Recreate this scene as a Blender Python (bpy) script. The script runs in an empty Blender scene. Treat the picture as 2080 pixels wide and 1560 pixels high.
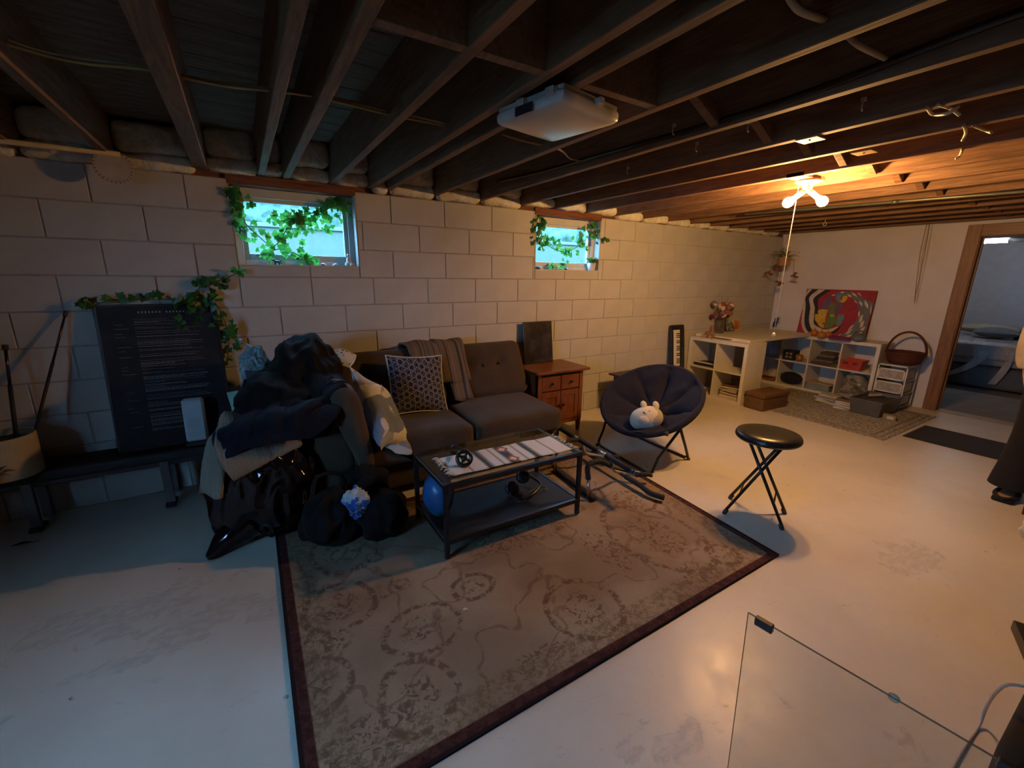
import bpy, bmesh, math, random
from mathutils import Vector, Matrix, noise
random.seed(11)
SC = bpy.context.scene
COL = SC.collection
PI = math.pi
# ------------------------------------------------------------------ camera
# axes solved from the block courses of the long wall (X along the wall, Y into it, Z up, floor at 0)
FPX = 874.743
CR = [(0.852955611, -0.521817371, 0.013166516), (-0.116841507, -0.215449996, -0.969499542), (0.508738428, 0.825401678, -0.244739211)]
CC = (-0.431827, -3.484232, 1.451666)
cam = bpy.data.cameras.new('camera'); camo = bpy.data.objects.new('camera', cam); COL.objects.link(camo)
cam.sensor_width = 36.0; cam.lens = FPX / 2080.0 * 36.0; cam.clip_start = 0.02
camo.matrix_world = Matrix(((CR[0][0], -CR[1][0], -CR[2][0], CC[0]), (CR[0][1], -CR[1][1], -CR[2][1], CC[1]),
                            (CR[0][2], -CR[1][2], -CR[2][2], CC[2]), (0, 0, 0, 1)))
SC.camera = camo
# ------------------------------------------------------------------ world, light, exposure
w = bpy.data.worlds.new('overcast_sky'); SC.world = w; w.use_nodes = True
bg = w.node_tree.nodes['Background']; bg.inputs[0].default_value = (0.27, 0.58, 1.0, 1); bg.inputs[1].default_value = 90.0
SC.view_settings.view_transform = 'Standard'; SC.view_settings.look = 'None'
SC.view_settings.gamma = 1.0; SC.view_settings.use_curve_mapping = False
SC.view_settings.exposure = -1.0
BULB_E = 2900.0
BULB_C = (1.0, 0.515, 0.165)
ROOM2_E = 95.0
# ------------------------------------------------------------------ pixel helpers (2080 x 1560)
def ray(x, y):
    a = ((x - 1040) / FPX, (y - 780) / FPX, 1.0)
    return Vector([sum(CR[i][k] * a[i] for i in range(3)) for k in range(3)])
def hit(x, y, ax, v):
    d = ray(x, y); t = (v - CC[ax]) / d[ax]
    return Vector(CC) + d * t
def fl(x, y, z=0.0): return hit(x, y, 2, z)
def wl(x, y, Y=0.0): return hit(x, y, 1, Y)
def rw(x, y, X=6.23): return hit(x, y, 0, X)
# ------------------------------------------------------------------ shader helpers
class NT:
    def __init__(s, name):
        s.m = bpy.data.materials.new(name); s.m.use_nodes = True
        s.t = s.m.node_tree; s.b = s.t.nodes['Principled BSDF']; s.out = s.t.nodes['Material Output']
    def n(s, ty, **k):
        x = s.t.nodes.new(ty)
        for a, b in k.items(): setattr(x, a, b)
        return x
    def put(s, sock, v):
        if isinstance(v, V): s.t.links.new(v.s, sock)
        elif v is not None:
            if isinstance(v, (tuple, list)) and len(v) == 3 and sock.type == 'RGBA': v = (*v, 1)
            sock.default_value = v
    def math(s, op, *a):
        x = s.n('ShaderNodeMath', operation=op)
        for i, v in enumerate(a): s.put(x.inputs[i], v)
        return V(s, x.outputs[0])
    def coord(s, kind='Object'): return V(s, s.n('ShaderNodeTexCoord').outputs[kind])
    def xyz(s, v):
        x = s.n('ShaderNodeSeparateXYZ'); s.put(x.inputs[0], v)
        return [V(s, o) for o in x.outputs]
    def vec(s, a, b, c=0.0):
        x = s.n('ShaderNodeCombineXYZ')
        for i, v in enumerate((a, b, c)): s.put(x.inputs[i], v)
        return V(s, x.outputs[0])
    def noise(s, vec, scale=5.0, detail=3.0, rough=0.55, dist=0.0, col=False):
        x = s.n('ShaderNodeTexNoise'); s.put(x.inputs['Vector'], vec)
        x.inputs['Scale'].default_value = scale; x.inputs['Detail'].default_value = detail
        x.inputs['Roughness'].default_value = rough; x.inputs['Distortion'].default_value = dist
        return V(s, x.outputs['Color' if col else 'Fac'])
    def voro(s, vec, scale=5.0, feature='F1', out='Distance', rnd=1.0):
        x = s.n('ShaderNodeTexVoronoi', feature=feature); s.put(x.inputs['Vector'], vec)
        x.inputs['Scale'].default_value = scale; x.inputs['Randomness'].default_value = rnd
        return V(s, x.outputs[out])
    def wave(s, vec, scale, dist=2.0, d='X', detail=2.0, dscale=1.0):
        x = s.n('ShaderNodeTexWave', bands_direction=d); s.put(x.inputs['Vector'], vec)
        x.inputs['Scale'].default_value = scale; x.inputs['Distortion'].default_value = dist
        x.inputs['Detail'].default_value = detail; x.inputs['Detail Scale'].default_value = dscale
        return V(s, x.outputs['Fac'])
    def scale3(s, v, k):
        x = s.n('ShaderNodeVectorMath', operation='MULTIPLY'); s.put(x.inputs[0], v); x.inputs[1].default_value = k
        return V(s, x.outputs[0])
    def sm(s, v, a, b):            # smoothstep 0..1
        x = s.n('ShaderNodeMapRange', interpolation_type='SMOOTHSTEP'); s.put(x.inputs[0], v)
        x.inputs[1].default_value = a; x.inputs[2].default_value = b
        return V(s, x.outputs[0])
    def mix(s, f, a, b):
        x = s.n('ShaderNodeMix', data_type='RGBA'); s.put(x.inputs[0], f); s.put(x.inputs[6], a); s.put(x.inputs[7], b)
        return V(s, x.outputs[2])
    def bump(s, h, strength=0.3, dist=0.01):
        x = s.n('ShaderNodeBump'); x.inputs['Strength'].default_value = strength; x.inputs['Distance'].default_value = dist
        s.put(x.inputs['Height'], h); s.t.links.new(x.outputs[0], s.b.inputs['Normal'])
    def setp(s, **k):
        for a, v in k.items(): s.put(s.b.inputs[a.replace('_', ' ')], v)
        return s
class V:
    def __init__(s, t, sock): s.t = t; s.s = sock
    def __add__(a, b): return a.t.math('ADD', a, b)
    def __radd__(a, b): return a.t.math('ADD', a, b)
    def __sub__(a, b): return a.t.math('SUBTRACT', a, b)
    def __rsub__(a, b): return a.t.math('SUBTRACT', b, a)
    def __mul__(a, b): return a.t.math('MULTIPLY', a, b)
    def __rmul__(a, b): return a.t.math('MULTIPLY', a, b)
    def __truediv__(a, b): return a.t.math('DIVIDE', a, b)
    def abs(a): return a.t.math('ABSOLUTE', a)
    def sin(a): return a.t.math('SINE', a)
    def max(a, b): return a.t.math('MAXIMUM', a, b)
    def min(a, b): return a.t.math('MINIMUM', a, b)
    def fr(a): return a.t.math('FRACT', a)
    def sqrt(a): return a.t.math('SQRT', a)
    def lt(a, b): return a.t.math('LESS_THAN', a, b)
    def gt(a, b): return a.t.math('GREATER_THAN', a, b)
MATS = {}
def M(name, col=(.5, .5, .5), rough=.6, metal=0.0, var=.12, scale=9.0, bump=0.0, bscale=120.0, spec=.5, coat=0.0, trans=0.0):
    """plain surface: one colour, mottled by noise, with fine relief"""
    if name in MATS: return MATS[name]
    t = NT(name); c = t.coord()
    n = t.noise(c, scale, 4)
    lo = tuple(max(0, x * (1 - var)) for x in col); hi = tuple(min(1, x * (1 + var)) for x in col)
    t.setp(Base_Color=t.mix(t.sm(n, .3, .7), lo, hi), Roughness=rough, Metallic=metal)
    t.b.inputs['Specular IOR Level'].default_value = spec
    if coat: t.b.inputs['Coat Weight'].default_value = coat
    if trans: t.b.inputs['Transmission Weight'].default_value = trans
    if bump: t.bump(t.noise(c, bscale, 3), bump, .004)
    MATS[name] = t.m
    return t.m
def fabric(name, col, var=.15, weave=500.0, bump=.25, rough=.95, fold=0.0, sheen=.04):
    if name in MATS: return MATS[name]
    t = NT(name); c = t.coord()
    n = t.noise(c, 6.0, 5); f = t.noise(c, weave, 2)
    lo = tuple(x * (1 - var) for x in col); hi = tuple(min(1, x * (1 + var)) for x in col)
    t.setp(Base_Color=t.mix(t.sm(n * .6 + f * .4, .3, .7), lo, hi), Roughness=rough)
    t.b.inputs['Specular IOR Level'].default_value = .25
    t.b.inputs['Sheen Weight'].default_value = sheen
    h = f * .3
    if fold: h = h + t.noise(t.scale3(c, (1, 1, .5)), 14.0, 4, .6, 1.2) * fold
    t.bump(h, bump, .01)
    MATS[name] = t.m
    return t.m
def wood(name, col, dark, grain=(1, 12, 12), scale=3.0, rough=.45, bump=.1, spec=.4):
    if name in MATS: return MATS[name]
    t = NT(name); c = t.scale3(t.coord(), grain)
    n = t.noise(c, scale, 6, .6, 1.5); n2 = t.noise(t.coord(), 2.0, 3)
    t.setp(Base_Color=t.mix(t.sm(n * .75 + n2 * .25, .32, .68), dark, col), Roughness=rough)
    t.b.inputs['Specular IOR Level'].default_value = spec
    t.bump(n, bump, .004)
    MATS[name] = t.m
    return t.m
def emit(name, col, e):
    t = NT(name); t.setp(Base_Color=(0, 0, 0)); t.put(t.b.inputs['Emission Color'], col); t.b.inputs['Emission Strength'].default_value = e
    MATS[name] = t.m
    return t.m
def thin_glass(name, tint=(.93, .97, .97), gloss=.08, dirt=0.0):
    if name in MATS: return MATS[name]
    t = NT(name)
    tr = t.n('ShaderNodeBsdfTransparent'); tr.inputs[0].default_value = (*tint, 1)
    gl = t.n('ShaderNodeBsdfGlossy'); gl.inputs['Roughness'].default_value = .02
    lw = t.n('ShaderNodeLayerWeight'); fac = V(t, lw.outputs['Facing']); f2 = fac * fac; fr = f2 * f2 * .55 + .035
    mx = t.n('ShaderNodeMixShader'); L = t.t.links
    L.new(fr.s, mx.inputs[0]); L.new(tr.outputs[0], mx.inputs[1]); L.new(gl.outputs[0], mx.inputs[2])
    last = mx
    if dirt:
        df = t.n('ShaderNodeBsdfDiffuse'); df.inputs[0].default_value = (.75, .75, .72, 1)
        m2 = t.n('ShaderNodeMixShader'); nz = t.noise(t.coord(), 7.0, 4)
        L.new((t.sm(nz, .2, .8) * dirt).s, m2.inputs[0]); L.new(mx.outputs[0], m2.inputs[1]); L.new(df.outputs[0], m2.inputs[2]); last = m2
    L.new(last.outputs[0], t.out.inputs[0])
    MATS[name] = t.m
    return t.m
# ------------------------------------------------------------------ object helpers
def tag(o, label, cat, group=None, kind=None):
    o['label'] = label; o['category'] = cat
    if group: o['group'] = group
    if kind: o['kind'] = kind
    return o
def thing(name, label, cat, loc=(0, 0, 0), rz=0.0, group=None):
    o = bpy.data.objects.new(name, None); COL.objects.link(o)
    o.empty_display_size = .05
    o.location = loc; o.rotation_euler = (0, 0, rz)
    return tag(o, label, cat, group)
def root_of(o):
    while o.parent: o = o.parent
    return o
class MB:
    """collects shapes, then builds ONE mesh object"""
    def __init__(s): s.v = []; s.f = []; s.mi = []; s.cur = 0
    def add(s, vs, fs):
        k = len(s.v); s.v += [Vector(p) for p in vs]; s.f += [tuple(i + k for i in f) for f in fs]; s.mi += [s.cur] * len(fs)
        return s
    def box(s, x0, x1, y0, y1, z0, z1):
        return s.add([(x0, y0, z0), (x1, y0, z0), (x1, y1, z0), (x0, y1, z0), (x0, y0, z1), (x1, y0, z1), (x1, y1, z1), (x0, y1, z1)],
                     [(0, 3, 2, 1), (4, 5, 6, 7), (0, 1, 5, 4), (1, 2, 6, 5), (2, 3, 7, 6), (3, 0, 4, 7)])
    def cbox(s, x0, x1, y0, y1, z0, z1, c=.004):     # box with chamfered edges
        bm = bmesh.new(); bmesh.ops.create_cube(bm, size=1)
        for v in bm.verts: v.co = Vector(((x0 + x1) / 2 + v.co.x * (x1 - x0), (y0 + y1) / 2 + v.co.y * (y1 - y0), (z0 + z1) / 2 + v.co.z * (z1 - z0)))
        bmesh.ops.bevel(bm, geom=list(bm.edges), offset=c, segments=1, affect='EDGES', profile=.5)
        return s.bm(bm)
    def bm(s, bm, mat=None):
        bm.verts.index_update()
        s.add([(mat @ v.co if mat else v.co) for v in bm.verts], [[v.index for v in f.verts] for f in bm.faces]); bm.free()
        return s
    def obox(s, mat, sx, sy, sz, c=0.0):             # box centred in a frame (Matrix)
        t = MB(); (t.cbox(-sx / 2, sx / 2, -sy / 2, sy / 2, -sz / 2, sz / 2, c) if c else t.box(-sx / 2, sx / 2, -sy / 2, sy / 2, -sz / 2, sz / 2))
        return s.add([mat @ p for p in t.v], t.f)
    def merge(s, o, mat=None): return s.add([(mat @ p if mat else p) for p in o.v], o.f)
    def tube(s, pts, r, n=8, caps=True, closed=False):
        pts = [Vector(p) for p in pts]; m = len(pts); rs = r if isinstance(r, (list, tuple)) else [r] * m
        vs = []; up = None
        for i in range(m):
            if closed: d = pts[(i + 1) % m] - pts[i - 1]
            else: d = pts[min(i + 1, m - 1)] - pts[max(i - 1, 0)]
            d.normalize()
            if up is None: up = Vector((0, 0, 1)) if abs(d.z) < .9 else Vector((1, 0, 0))
            a = d.cross(up)
            if a.length < 1e-5: a = d.cross(Vector((1, 0, 0)))
            a.normalize(); b = a.cross(d).normalized(); up = b
            vs += [pts[i] + (a * math.cos(2 * PI * k / n) + b * math.sin(2 * PI * k / n)) * rs[i] for k in range(n)]
        fs = []
        for i in range(m if closed else m - 1):
            j = (i + 1) % m
            for k in range(n):
                k2 = (k + 1) % n; fs.append((i * n + k, j * n + k, j * n + k2, i * n + k2))
        if caps and not closed: fs += [tuple(range(n)), tuple(range((m - 1) * n, m * n))[::-1]]
        return s.add(vs, fs)
    def lathe(s, prof, c=(0, 0, 0), n=24, mat=None, cap0=True, cap1=True):
        vs = []; fs = []
        for (r, z) in prof:
            for k in range(n):
                a = 2 * PI * k / n; p = Vector((c[0] + r * math.cos(a), c[1] + r * math.sin(a), c[2] + z)); vs.append(mat @ p if mat else p)
        for i in range(len(prof) - 1):
            for k in range(n):
                k2 = (k + 1) % n; fs.append((i * n + k, i * n + k2, (i + 1) * n + k2, (i + 1) * n + k))
        if cap0: fs.append(tuple(range(n))[::-1])
        if cap1: fs.append(tuple(range((len(prof) - 1) * n, len(prof) * n)))
        return s.add(vs, fs)
    def prism(s, poly, h, mat=None):                 # polygon in XY extruded 0..h along Z of the frame
        n = len(poly); vs = [Vector((p[0], p[1], 0)) for p in poly] + [Vector((p[0], p[1], h)) for p in poly]
        if mat: vs = [mat @ v for v in vs]
        return s.add(vs, [tuple(range(n))[::-1], tuple(range(n, 2 * n))] + [(i, (i + 1) % n, n + (i + 1) % n, n + i) for i in range(n)])
    def grid(s, fn, nu, nv, thick=0.0, wrap=False):  # fn(u,v) -> point; optional second skin
        vs = [Vector(fn(i / nu, j / nv)) for j in range(nv + 1) for i in range(nu + 1)]
        W = nu + 1; fs = [(j * W + i, j * W + i + 1, (j + 1) * W + i + 1, (j + 1) * W + i) for j in range(nv) for i in range(nu)]
        if thick:
            nr = [Vector() for _ in vs]
            for f in fs:
                q = (vs[f[2]] - vs[f[0]]).cross(vs[f[3]] - vs[f[1]])
                for i in f: nr[i] += q
            b = [v - n.normalized() * thick if n.length else v.copy() for v, n in zip(vs, nr)]; k = len(vs)
            rim = [j * W for j in range(nv, -1, -1)] + list(range(1, W)) + [j * W + nu for j in range(1, nv + 1)] + [nv * W + i for i in range(nu - 1, 0, -1)]
            fs = fs + [tuple(i + k for i in f[::-1]) for f in fs] + [(rim[i], rim[i - 1], rim[i - 1] + k, rim[i] + k) for i in range(len(rim))]
            vs = vs + b
        return s.add(vs, fs)
    def rbox(s, size, r, mat=None, n=8, bulge=0.0, fn=None):   # soft rounded box, centred
        hx, hy, hz = [a / 2 for a in size]; bm = bmesh.new(); bmesh.ops.create_cube(bm, size=2)
        bmesh.ops.subdivide_edges(bm, edges=list(bm.edges), cuts=n, use_grid_fill=True)
        for v in bm.verts:
            p = v.co.copy()
            q = Vector([math.copysign(min(1, abs(c)) ** .8, c) for c in p])
            p = Vector((q.x * hx, q.y * hy, q.z * hz)); i = Vector((max(-hx + r, min(hx - r, p.x)), max(-hy + r, min(hy - r, p.y)), max(-hz + r, min(hz - r, p.z))))
            d = p - i; p = i + (d.normalized() * r if d.length > 1e-6 else d)
            if bulge:
                k = (1 - (p.x / hx) ** 2) * (1 - (p.y / hy) ** 2); p.z += math.copysign(bulge * max(0, k), p.z) if abs(p.z) > hz * .5 else 0
            if fn: p = fn(p)
            v.co = p
        return s.bm(bm, mat)
    def blob(s, c, rad, amp=.1, freq=2.0, seed=0, sub=4, flat=None, fold=0.0, ffreq=5.0, mat=None, pw=1.0):
        bm = bmesh.new(); bmesh.ops.create_icosphere(bm, subdivisions=sub, radius=1)
        off = Vector((seed * 7.3, seed * 3.1, seed * 5.7))
        for v in bm.verts:
            p = v.co.normalized()
            if pw != 1.0: p = Vector([math.copysign(abs(a) ** pw, a) for a in p])
            k = 1 + amp * noise.noise(p * freq + off)
            if fold: k += fold * (1 - 2 * abs(noise.noise(Vector((p.x * ffreq, p.y * ffreq, p.z * ffreq * .5)) + off))) * .5
            q = Vector((p.x * rad[0], p.y * rad[1], p.z * rad[2])) * k
            if flat is not None and q.z < flat: q.z = flat + (q.z - flat) * .04
            v.co = (mat @ q if mat else q) + Vector(c)
        return s.bm(bm)
    def build(s, name, mat=None, parent=None, smooth=False, world=False, bevel=0.0, sub=0, angle=None):
        me = bpy.data.meshes.new(name); vs = s.v
        if parent is not None and world:
            r = root_of(parent); inv = (Matrix.Translation(r.location) @ Matrix.Rotation(r.rotation_euler.z, 4, 'Z')).inverted(); vs = [inv @ p for p in vs]
        me.from_pydata([tuple(p) for p in vs], [], s.f)
        for m in (mat if isinstance(mat, (list, tuple)) else [mat]):
            if m: me.materials.append(m)
        for p, i in zip(me.polygons, s.mi): p.material_index = i; p.use_smooth = smooth
        me.update()
        if angle is not None: me.set_sharp_from_angle(angle=math.radians(angle))
        o = bpy.data.objects.new(name, me); COL.objects.link(o)
        if parent is not None: o.parent = parent
        if bevel:
            b = o.modifiers.new('bevel', 'BEVEL'); b.width = bevel; b.segments = 2; b.limit_method = 'ANGLE'
        if sub:
            b = o.modifiers.new('subsurf', 'SUBSURF'); b.levels = sub; b.render_levels = sub
        return o
def clone(o, parent=None, loc=None):
    c = o.copy(); COL.objects.link(c); c.parent = parent
    if loc is not None: c.location = loc
    return c
def struct(o): o['kind'] = 'structure'; return o
def frame(o, x, y):      # Matrix from origin and x, y axes
    x = Vector(x).normalized(); y = Vector(y); y = (y - x * x.dot(y)).normalized(); z = x.cross(y)
    return Matrix(((x.x, y.x, z.x, o[0]), (x.y, y.y, z.y, o[1]), (x.z, y.z, z.z, o[2]), (0, 0, 0, 1)))
def arc(c, r, a0, a1, n, u=(1, 0, 0), v=(0, 0, 1)):
    c, u, v = Vector(c), Vector(u), Vector(v)
    return [c + u * r * math.cos(a0 + (a1 - a0) * i / n) + v * r * math.sin(a0 + (a1 - a0) * i / n) for i in range(n + 1)]
def smooth_path(pts, k=4):
    pts = [Vector(p) for p in pts]; out = []
    for i in range(len(pts) - 1):
        p0 = pts[max(i - 1, 0)]; p1 = pts[i]; p2 = pts[i + 1]; p3 = pts[min(i + 2, len(pts) - 1)]
        for j in range(k):
            t = j / k
            out.append(.5 * ((2 * p1) + (p2 - p0) * t + (2 * p0 - 5 * p1 + 4 * p2 - p3) * t * t + (3 * p1 - p0 - 3 * p2 + p3) * t ** 3))
    return out + [pts[-1]]
# ================================================================== THE SETTING
XL, XR, YR, ZT, ZJ, ZS = -2.6, 6.23, -6.2, 2.025, 2.06, 2.295
# ---- floor: painted concrete, worn through in patches
t = NT('painted_concrete'); c = t.coord(); x, y, z = t.xyz(c)
n1 = t.noise(c, 1.3, 5, .6); n2 = t.noise(c, 9.0, 6, .65, .6); n3 = t.noise(c, 60.0, 3)
worn = t.sm(t.noise(c, 5.5, 7, .68, .8), .63, .69) * t.sm(t.noise(c, .9, 2), .45, .6)
for (px, py, rx, ry) in ((1850, 1130, .22, .12), (440, 1250, .3, .1), (1380, 1510, .13, .05), (1280, 1520, .05, .04), (250, 1250, .35, .14), (540, 1240, .12, .07), (300, 1330, .22, .04)):
    p = fl(px, py)
    d = (((x - p.x) / rx) * ((x - p.x) / rx) + ((y - p.y) / ry) * ((y - p.y) / ry)).sqrt()
    worn = worn.max(t.sm(d + (n2 - .5) * 4.2, 1.0, .7) * .6)
worn = worn * (t.sm(t.noise(t.scale3(c, (1.0, 2.2, 1.0)), 17.0, 5, .7), .40, .58) * .8 + .2)
scuff = t.sm(t.noise(t.scale3(c, (1.0, 2.5, 1.0)), 11.0, 6, .72, 1.0), .60, .66) * t.sm(t.noise(c, 1.6, 2), .42, .6)
worn = worn.max(scuff * .55)
specks = t.sm(t.voro(c, 4.2, 'F1'), .045, .03) * t.sm(t.noise(c, 30, 3), .4, .55)
col = t.mix(t.sm(n1, .3, .7), (.53, .485, .42), (.62, .575, .505))
col = t.mix(t.sm(n2, .55, .75) * .25, col, (.52, .49, .43))
col = t.mix(worn * .7, col, (.33, .315, .29))
col = t.mix(specks * .8, col, (.12, .09, .06));
t.setp(Base_Color=col, Roughness=t.sm(n2, .2, .8) * .14 + worn * .25 + .3)
t.b.inputs['Specular IOR Level'].default_value = .45
t.bump(n2 * .5 + n3 * .25 - worn * .5, .12, .006)
FLOOR = t.m
struct(MB().box(XL - .2, XR + .12, YR - .2, .25, -.15, 0).build('floor', FLOOR))
# ---- wall of painted concrete blocks with two window openings
t = NT('painted_block'); c = t.coord(); n = t.noise(c, 3.0, 4); g = t.noise(c, 140, 4, .7)
t.setp(Base_Color=t.mix(t.sm(n, .3, .7), (.43, .415, .39), (.49, .475, .45)), Roughness=.75)
t.bump(g * .6 + t.voro(c, 160) * .4, .28, .004); BLOCK = t.m
MORTAR = M('painted_mortar', (.33, .31, .285), .85, var=.1, bump=.3)
WIN = [(-.433, .345, 1.497), (1.952, 2.752, 1.507)]
b = MB(); D0, D1 = .006, .22
b.box(XL, WIN[0][0], D0, D1, 0, ZT); b.box(WIN[0][0], WIN[0][1], D0, D1, 0, WIN[0][2]); b.box(WIN[0][1], WIN[1][0], D0, D1, 0, ZT)
b.box(WIN[1][0], WIN[1][1], D0, D1, 0, WIN[1][2]); b.box(WIN[1][1], XR + .12, D0, D1, 0, ZT)
wall = struct(b.build('wall_back', MORTAR))
BXL, CH = .44115, ZT / 10
def block_mesh(x0, x1, z0, z1, j=.0035, ch=.003):
    x0 += j; x1 -= j; z0 += j; z1 -= j
    vs = [(x0, .03, z0), (x1, .03, z0), (x1, .03, z1), (x0, .03, z1), (x0, ch, z0), (x1, ch, z0), (x1, ch, z1), (x0, ch, z1),
          (x0 + ch, 0, z0 + ch), (x1 - ch, 0, z0 + ch), (x1 - ch, 0, z1 - ch), (x0 + ch, 0, z1 - ch)]
    fs = [(8, 9, 10, 11), (4, 5, 9, 8), (5, 6, 10, 9), (6, 7, 11, 10), (7, 4, 8, 11), (0, 1, 5, 4), (1, 2, 6, 5), (2, 3, 7, 6), (3, 0, 4, 7)]
    return vs, fs
full = {}
offs_r = [.37, .87, .37, 0, .5, 0, .5, 0, .5, 0]; offs_l = [.5, 0, .5, 0, .5, 0, .5, 0, .5, 0]
def put_block(x0, x1, z0, z1):
    if x1 - x0 < .03 or z1 - z0 < .02: return
    if abs(x1 - x0 - BXL) < 1e-4 and abs(z1 - z0 - CH) < 1e-4:
        k = x0 > 3.0
        if k not in full: full[k] = MB().add(*block_mesh(0, BXL, 0, CH, .0012, .0012) if k else block_mesh(0, BXL, 0, CH)).build('concrete_block', BLOCK, wall); o = full[k]
        else: o = clone(full[k], wall)
        o.location = (x0, 0, z0)
    else:
        MB().add(*block_mesh(x0, x1, z0, z1)).build('concrete_block', BLOCK, wall)
for r in range(10):
    z1 = ZT - r * CH; z0 = z1 - CH
    segs = []                          # (from, to, offset list)
    if r < 3: segs = [(XL, WIN[0][0], offs_l[r]), (WIN[0][1], WIN[1][0], offs_r[r]), (WIN[1][1], XR + .1, offs_r[r])]
    else: segs = [(XL, XR + .1, offs_l[r])]
    for (a, e, of) in segs:
        k = math.floor(a / BXL - of)
        xs = [a] + [(k + i + of) * BXL for i in range(1, 40) if a + .02 < (k + i + of) * BXL < e - .02] + [e]
        for p, q in zip(xs[:-1], xs[1:]): put_block(p, q, z0, z1)
    if r == 2:
        for (a, e, s) in WIN:
            mid = 0.0 if a < 0 else a + .36
            put_block(a, mid, z0, s); put_block(mid, e, z0, s)
# ---- side walls, wall behind the camera
WALLP = M('white_wall_paint', (.60, .575, .55), .7, var=.06, scale=2.0, bump=.15, bscale=90)
DY0, DY1, DZ = -1.98, -2.86, 1.93       # doorway
b = MB(); b.box(XR, XR + .12, DY0, 1.3, 0, 2.5); b.box(XR, XR + .12, YR, DY1, 0, 2.5); b.box(XR, XR + .12, DY1, DY0, DZ, 2.5)
struct(b.build('wall_right', WALLP))
W3 = (-3.6, -2.65, 1.14, 1.9)
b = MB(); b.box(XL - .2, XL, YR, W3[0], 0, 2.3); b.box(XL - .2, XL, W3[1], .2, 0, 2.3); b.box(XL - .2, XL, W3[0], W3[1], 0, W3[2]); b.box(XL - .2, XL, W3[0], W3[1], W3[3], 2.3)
DKW = wood('dark_bounce_cut', (.10, .065, .04), (.05, .03, .02), grain=(8, 8, 1.0), rough=.6)  # made-up dark finish for the unseen walls, cuts the bounced light
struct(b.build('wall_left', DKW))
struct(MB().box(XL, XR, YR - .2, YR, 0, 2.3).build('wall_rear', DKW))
# ---- ceiling: boards on joists
SUB = wood('old_board', (.20, .15, .11), (.10, .072, .05), grain=(1.2, 9, 9), scale=3.0, rough=.85, bump=.3)
JO = wood('joist_wood', (.225, .12, .065), (.105, .053, .028), grain=(12, 1.0, 12), scale=3.0, rough=.7, bump=.25)
ceil = struct(MB().box(XL, XR + .12, YR, .2, ZS + .024, ZS + .06).build('ceiling', SUB))
bw = .143; y = .18; i = 0
plank = None
while y > -4.3:
    if plank is None: plank = MB().cbox(XL, XR + .1, -bw + .004, 0, ZS, ZS + .022, .003).build('plank', SUB, ceil); o = plank
    else: o = clone(plank, ceil)
    o.location = (0, y, random.uniform(-.002, .002)); y -= bw; i += 1
MB().box(XL, XR + .1, YR, y, ZS, ZS + .022).build('rear_boards', SUB, ceil)['kind'] = 'stuff'
JX = [(-2.15, .04), (-1.76, .04), (-1.37, .04), (-1.0, .04), (-.60, .072), (-.26, .04), (-.115, .042), (.18, .04), (.445, .04), (.575, .04), (.95, .04), (1.355, .04), (1.765, .04), (2.14, .04), (2.53, .04)]
JX += [(2.92 + .39 * k, .04) for k in range(9)]
for k, (jx, jw) in enumerate(JX):
    MB().cbox(jx, jx + jw, YR, .06, ZJ, ZS, .003).build('joist', JO, ceil)
for (x0, x1) in ((-.55 + .02, -.26), (-.073, .18), (.22, .445), (.615, .95)):
    MB().cbox(x0, x1, -2.235, -2.197, ZJ + .002, ZS, .002).build('blocking', JO, ceil)
def bridge(x0, x1, y):
    for s in (0, 1):
        z0, z1 = (ZJ + .03, ZS - .03) if s else (ZS - .03, ZJ + .03)
        d = Vector((x1 - x0, 0, z1 - z0)); m = frame(((x0 + x1) / 2, y + s * .045, (z0 + z1) / 2), d, (0, 1, 0))
        MB().obox(m, d.length, .04, .05, .003).build('bridging', JO, ceil)
for k in range(10, 23):
    bridge(JX[k][0] + .04, JX[k + 1][0], -2.2) if k + 1 < len(JX) else None
MB().box(XL, XR, .02, .2, ZT, ZJ).build('sill_plate', wood('sill_wood', (.22, .085, .04), (.09, .03, .015), grain=(1, 12, 12), rough=.8), ceil)
MB().box(XL, XR, .17, .2, ZJ, ZS).build('rim_joist', JO, ceil)
# header strip over each window and the strip along the right wall
for k, (a, e, s) in enumerate(WIN):
    struct(MB().cbox(a - .01, e + .01, .0, .2, ZT - .028, ZT + .034, .003).build('trim_%d' % (k + 1), MATS['sill_wood']))
OAK = wood('stained_oak', (.28, .135, .05), (.14, .06, .022), grain=(14, 14, 1.0), scale=3.0, rough=.4)
OAKH = wood('stained_oak_across', (.28, .135, .05), (.14, .06, .022), grain=(14, 1.0, 14), scale=3.0, rough=.4)
# ---- doorway
d = struct(MB().cbox(XR - .012, XR + .13, DY0 - .02, DY0 + .0, 0, DZ + .0, .003).build('door_1', OAK))
MB().cbox(XR - .022, XR + .0, DY0 - .012, DY0 + .098, 0, DZ + .1, .004).build('casing', OAK, d)
MB().cbox(XR - .022, XR + .0, DY1 - .098, DY1 + .012, 0, DZ + .1, .004).build('casing', OAK, d)
MB().cbox(XR - .024, XR + .0, DY1 + .012, DY0 - .012, DZ - .012, DZ + .1, .004).build('head_casing', OAKH, d)
MB().cbox(XR - .012, XR + .13, DY1, DY1 + .02, 0, DZ, .003).build('jamb', OAK, d)
MB().cbox(XR - .012, XR + .13, DY1 + .02, DY0 - .02, DZ - .02, DZ, .003).build('head_jamb', OAKH, d)
MB().cbox(XR + .05, XR + .07, DY0 - .032, DY0 - .02, 0, DZ - .02, .002).build('door_stop', OAK, d)
MB().cbox(XR - .01, XR + .13, DY1 + .02, DY0 - .02, 0, .012, .003).build('threshold', M('worn_threshold', (.35, .27, .18), .5), d)
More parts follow.
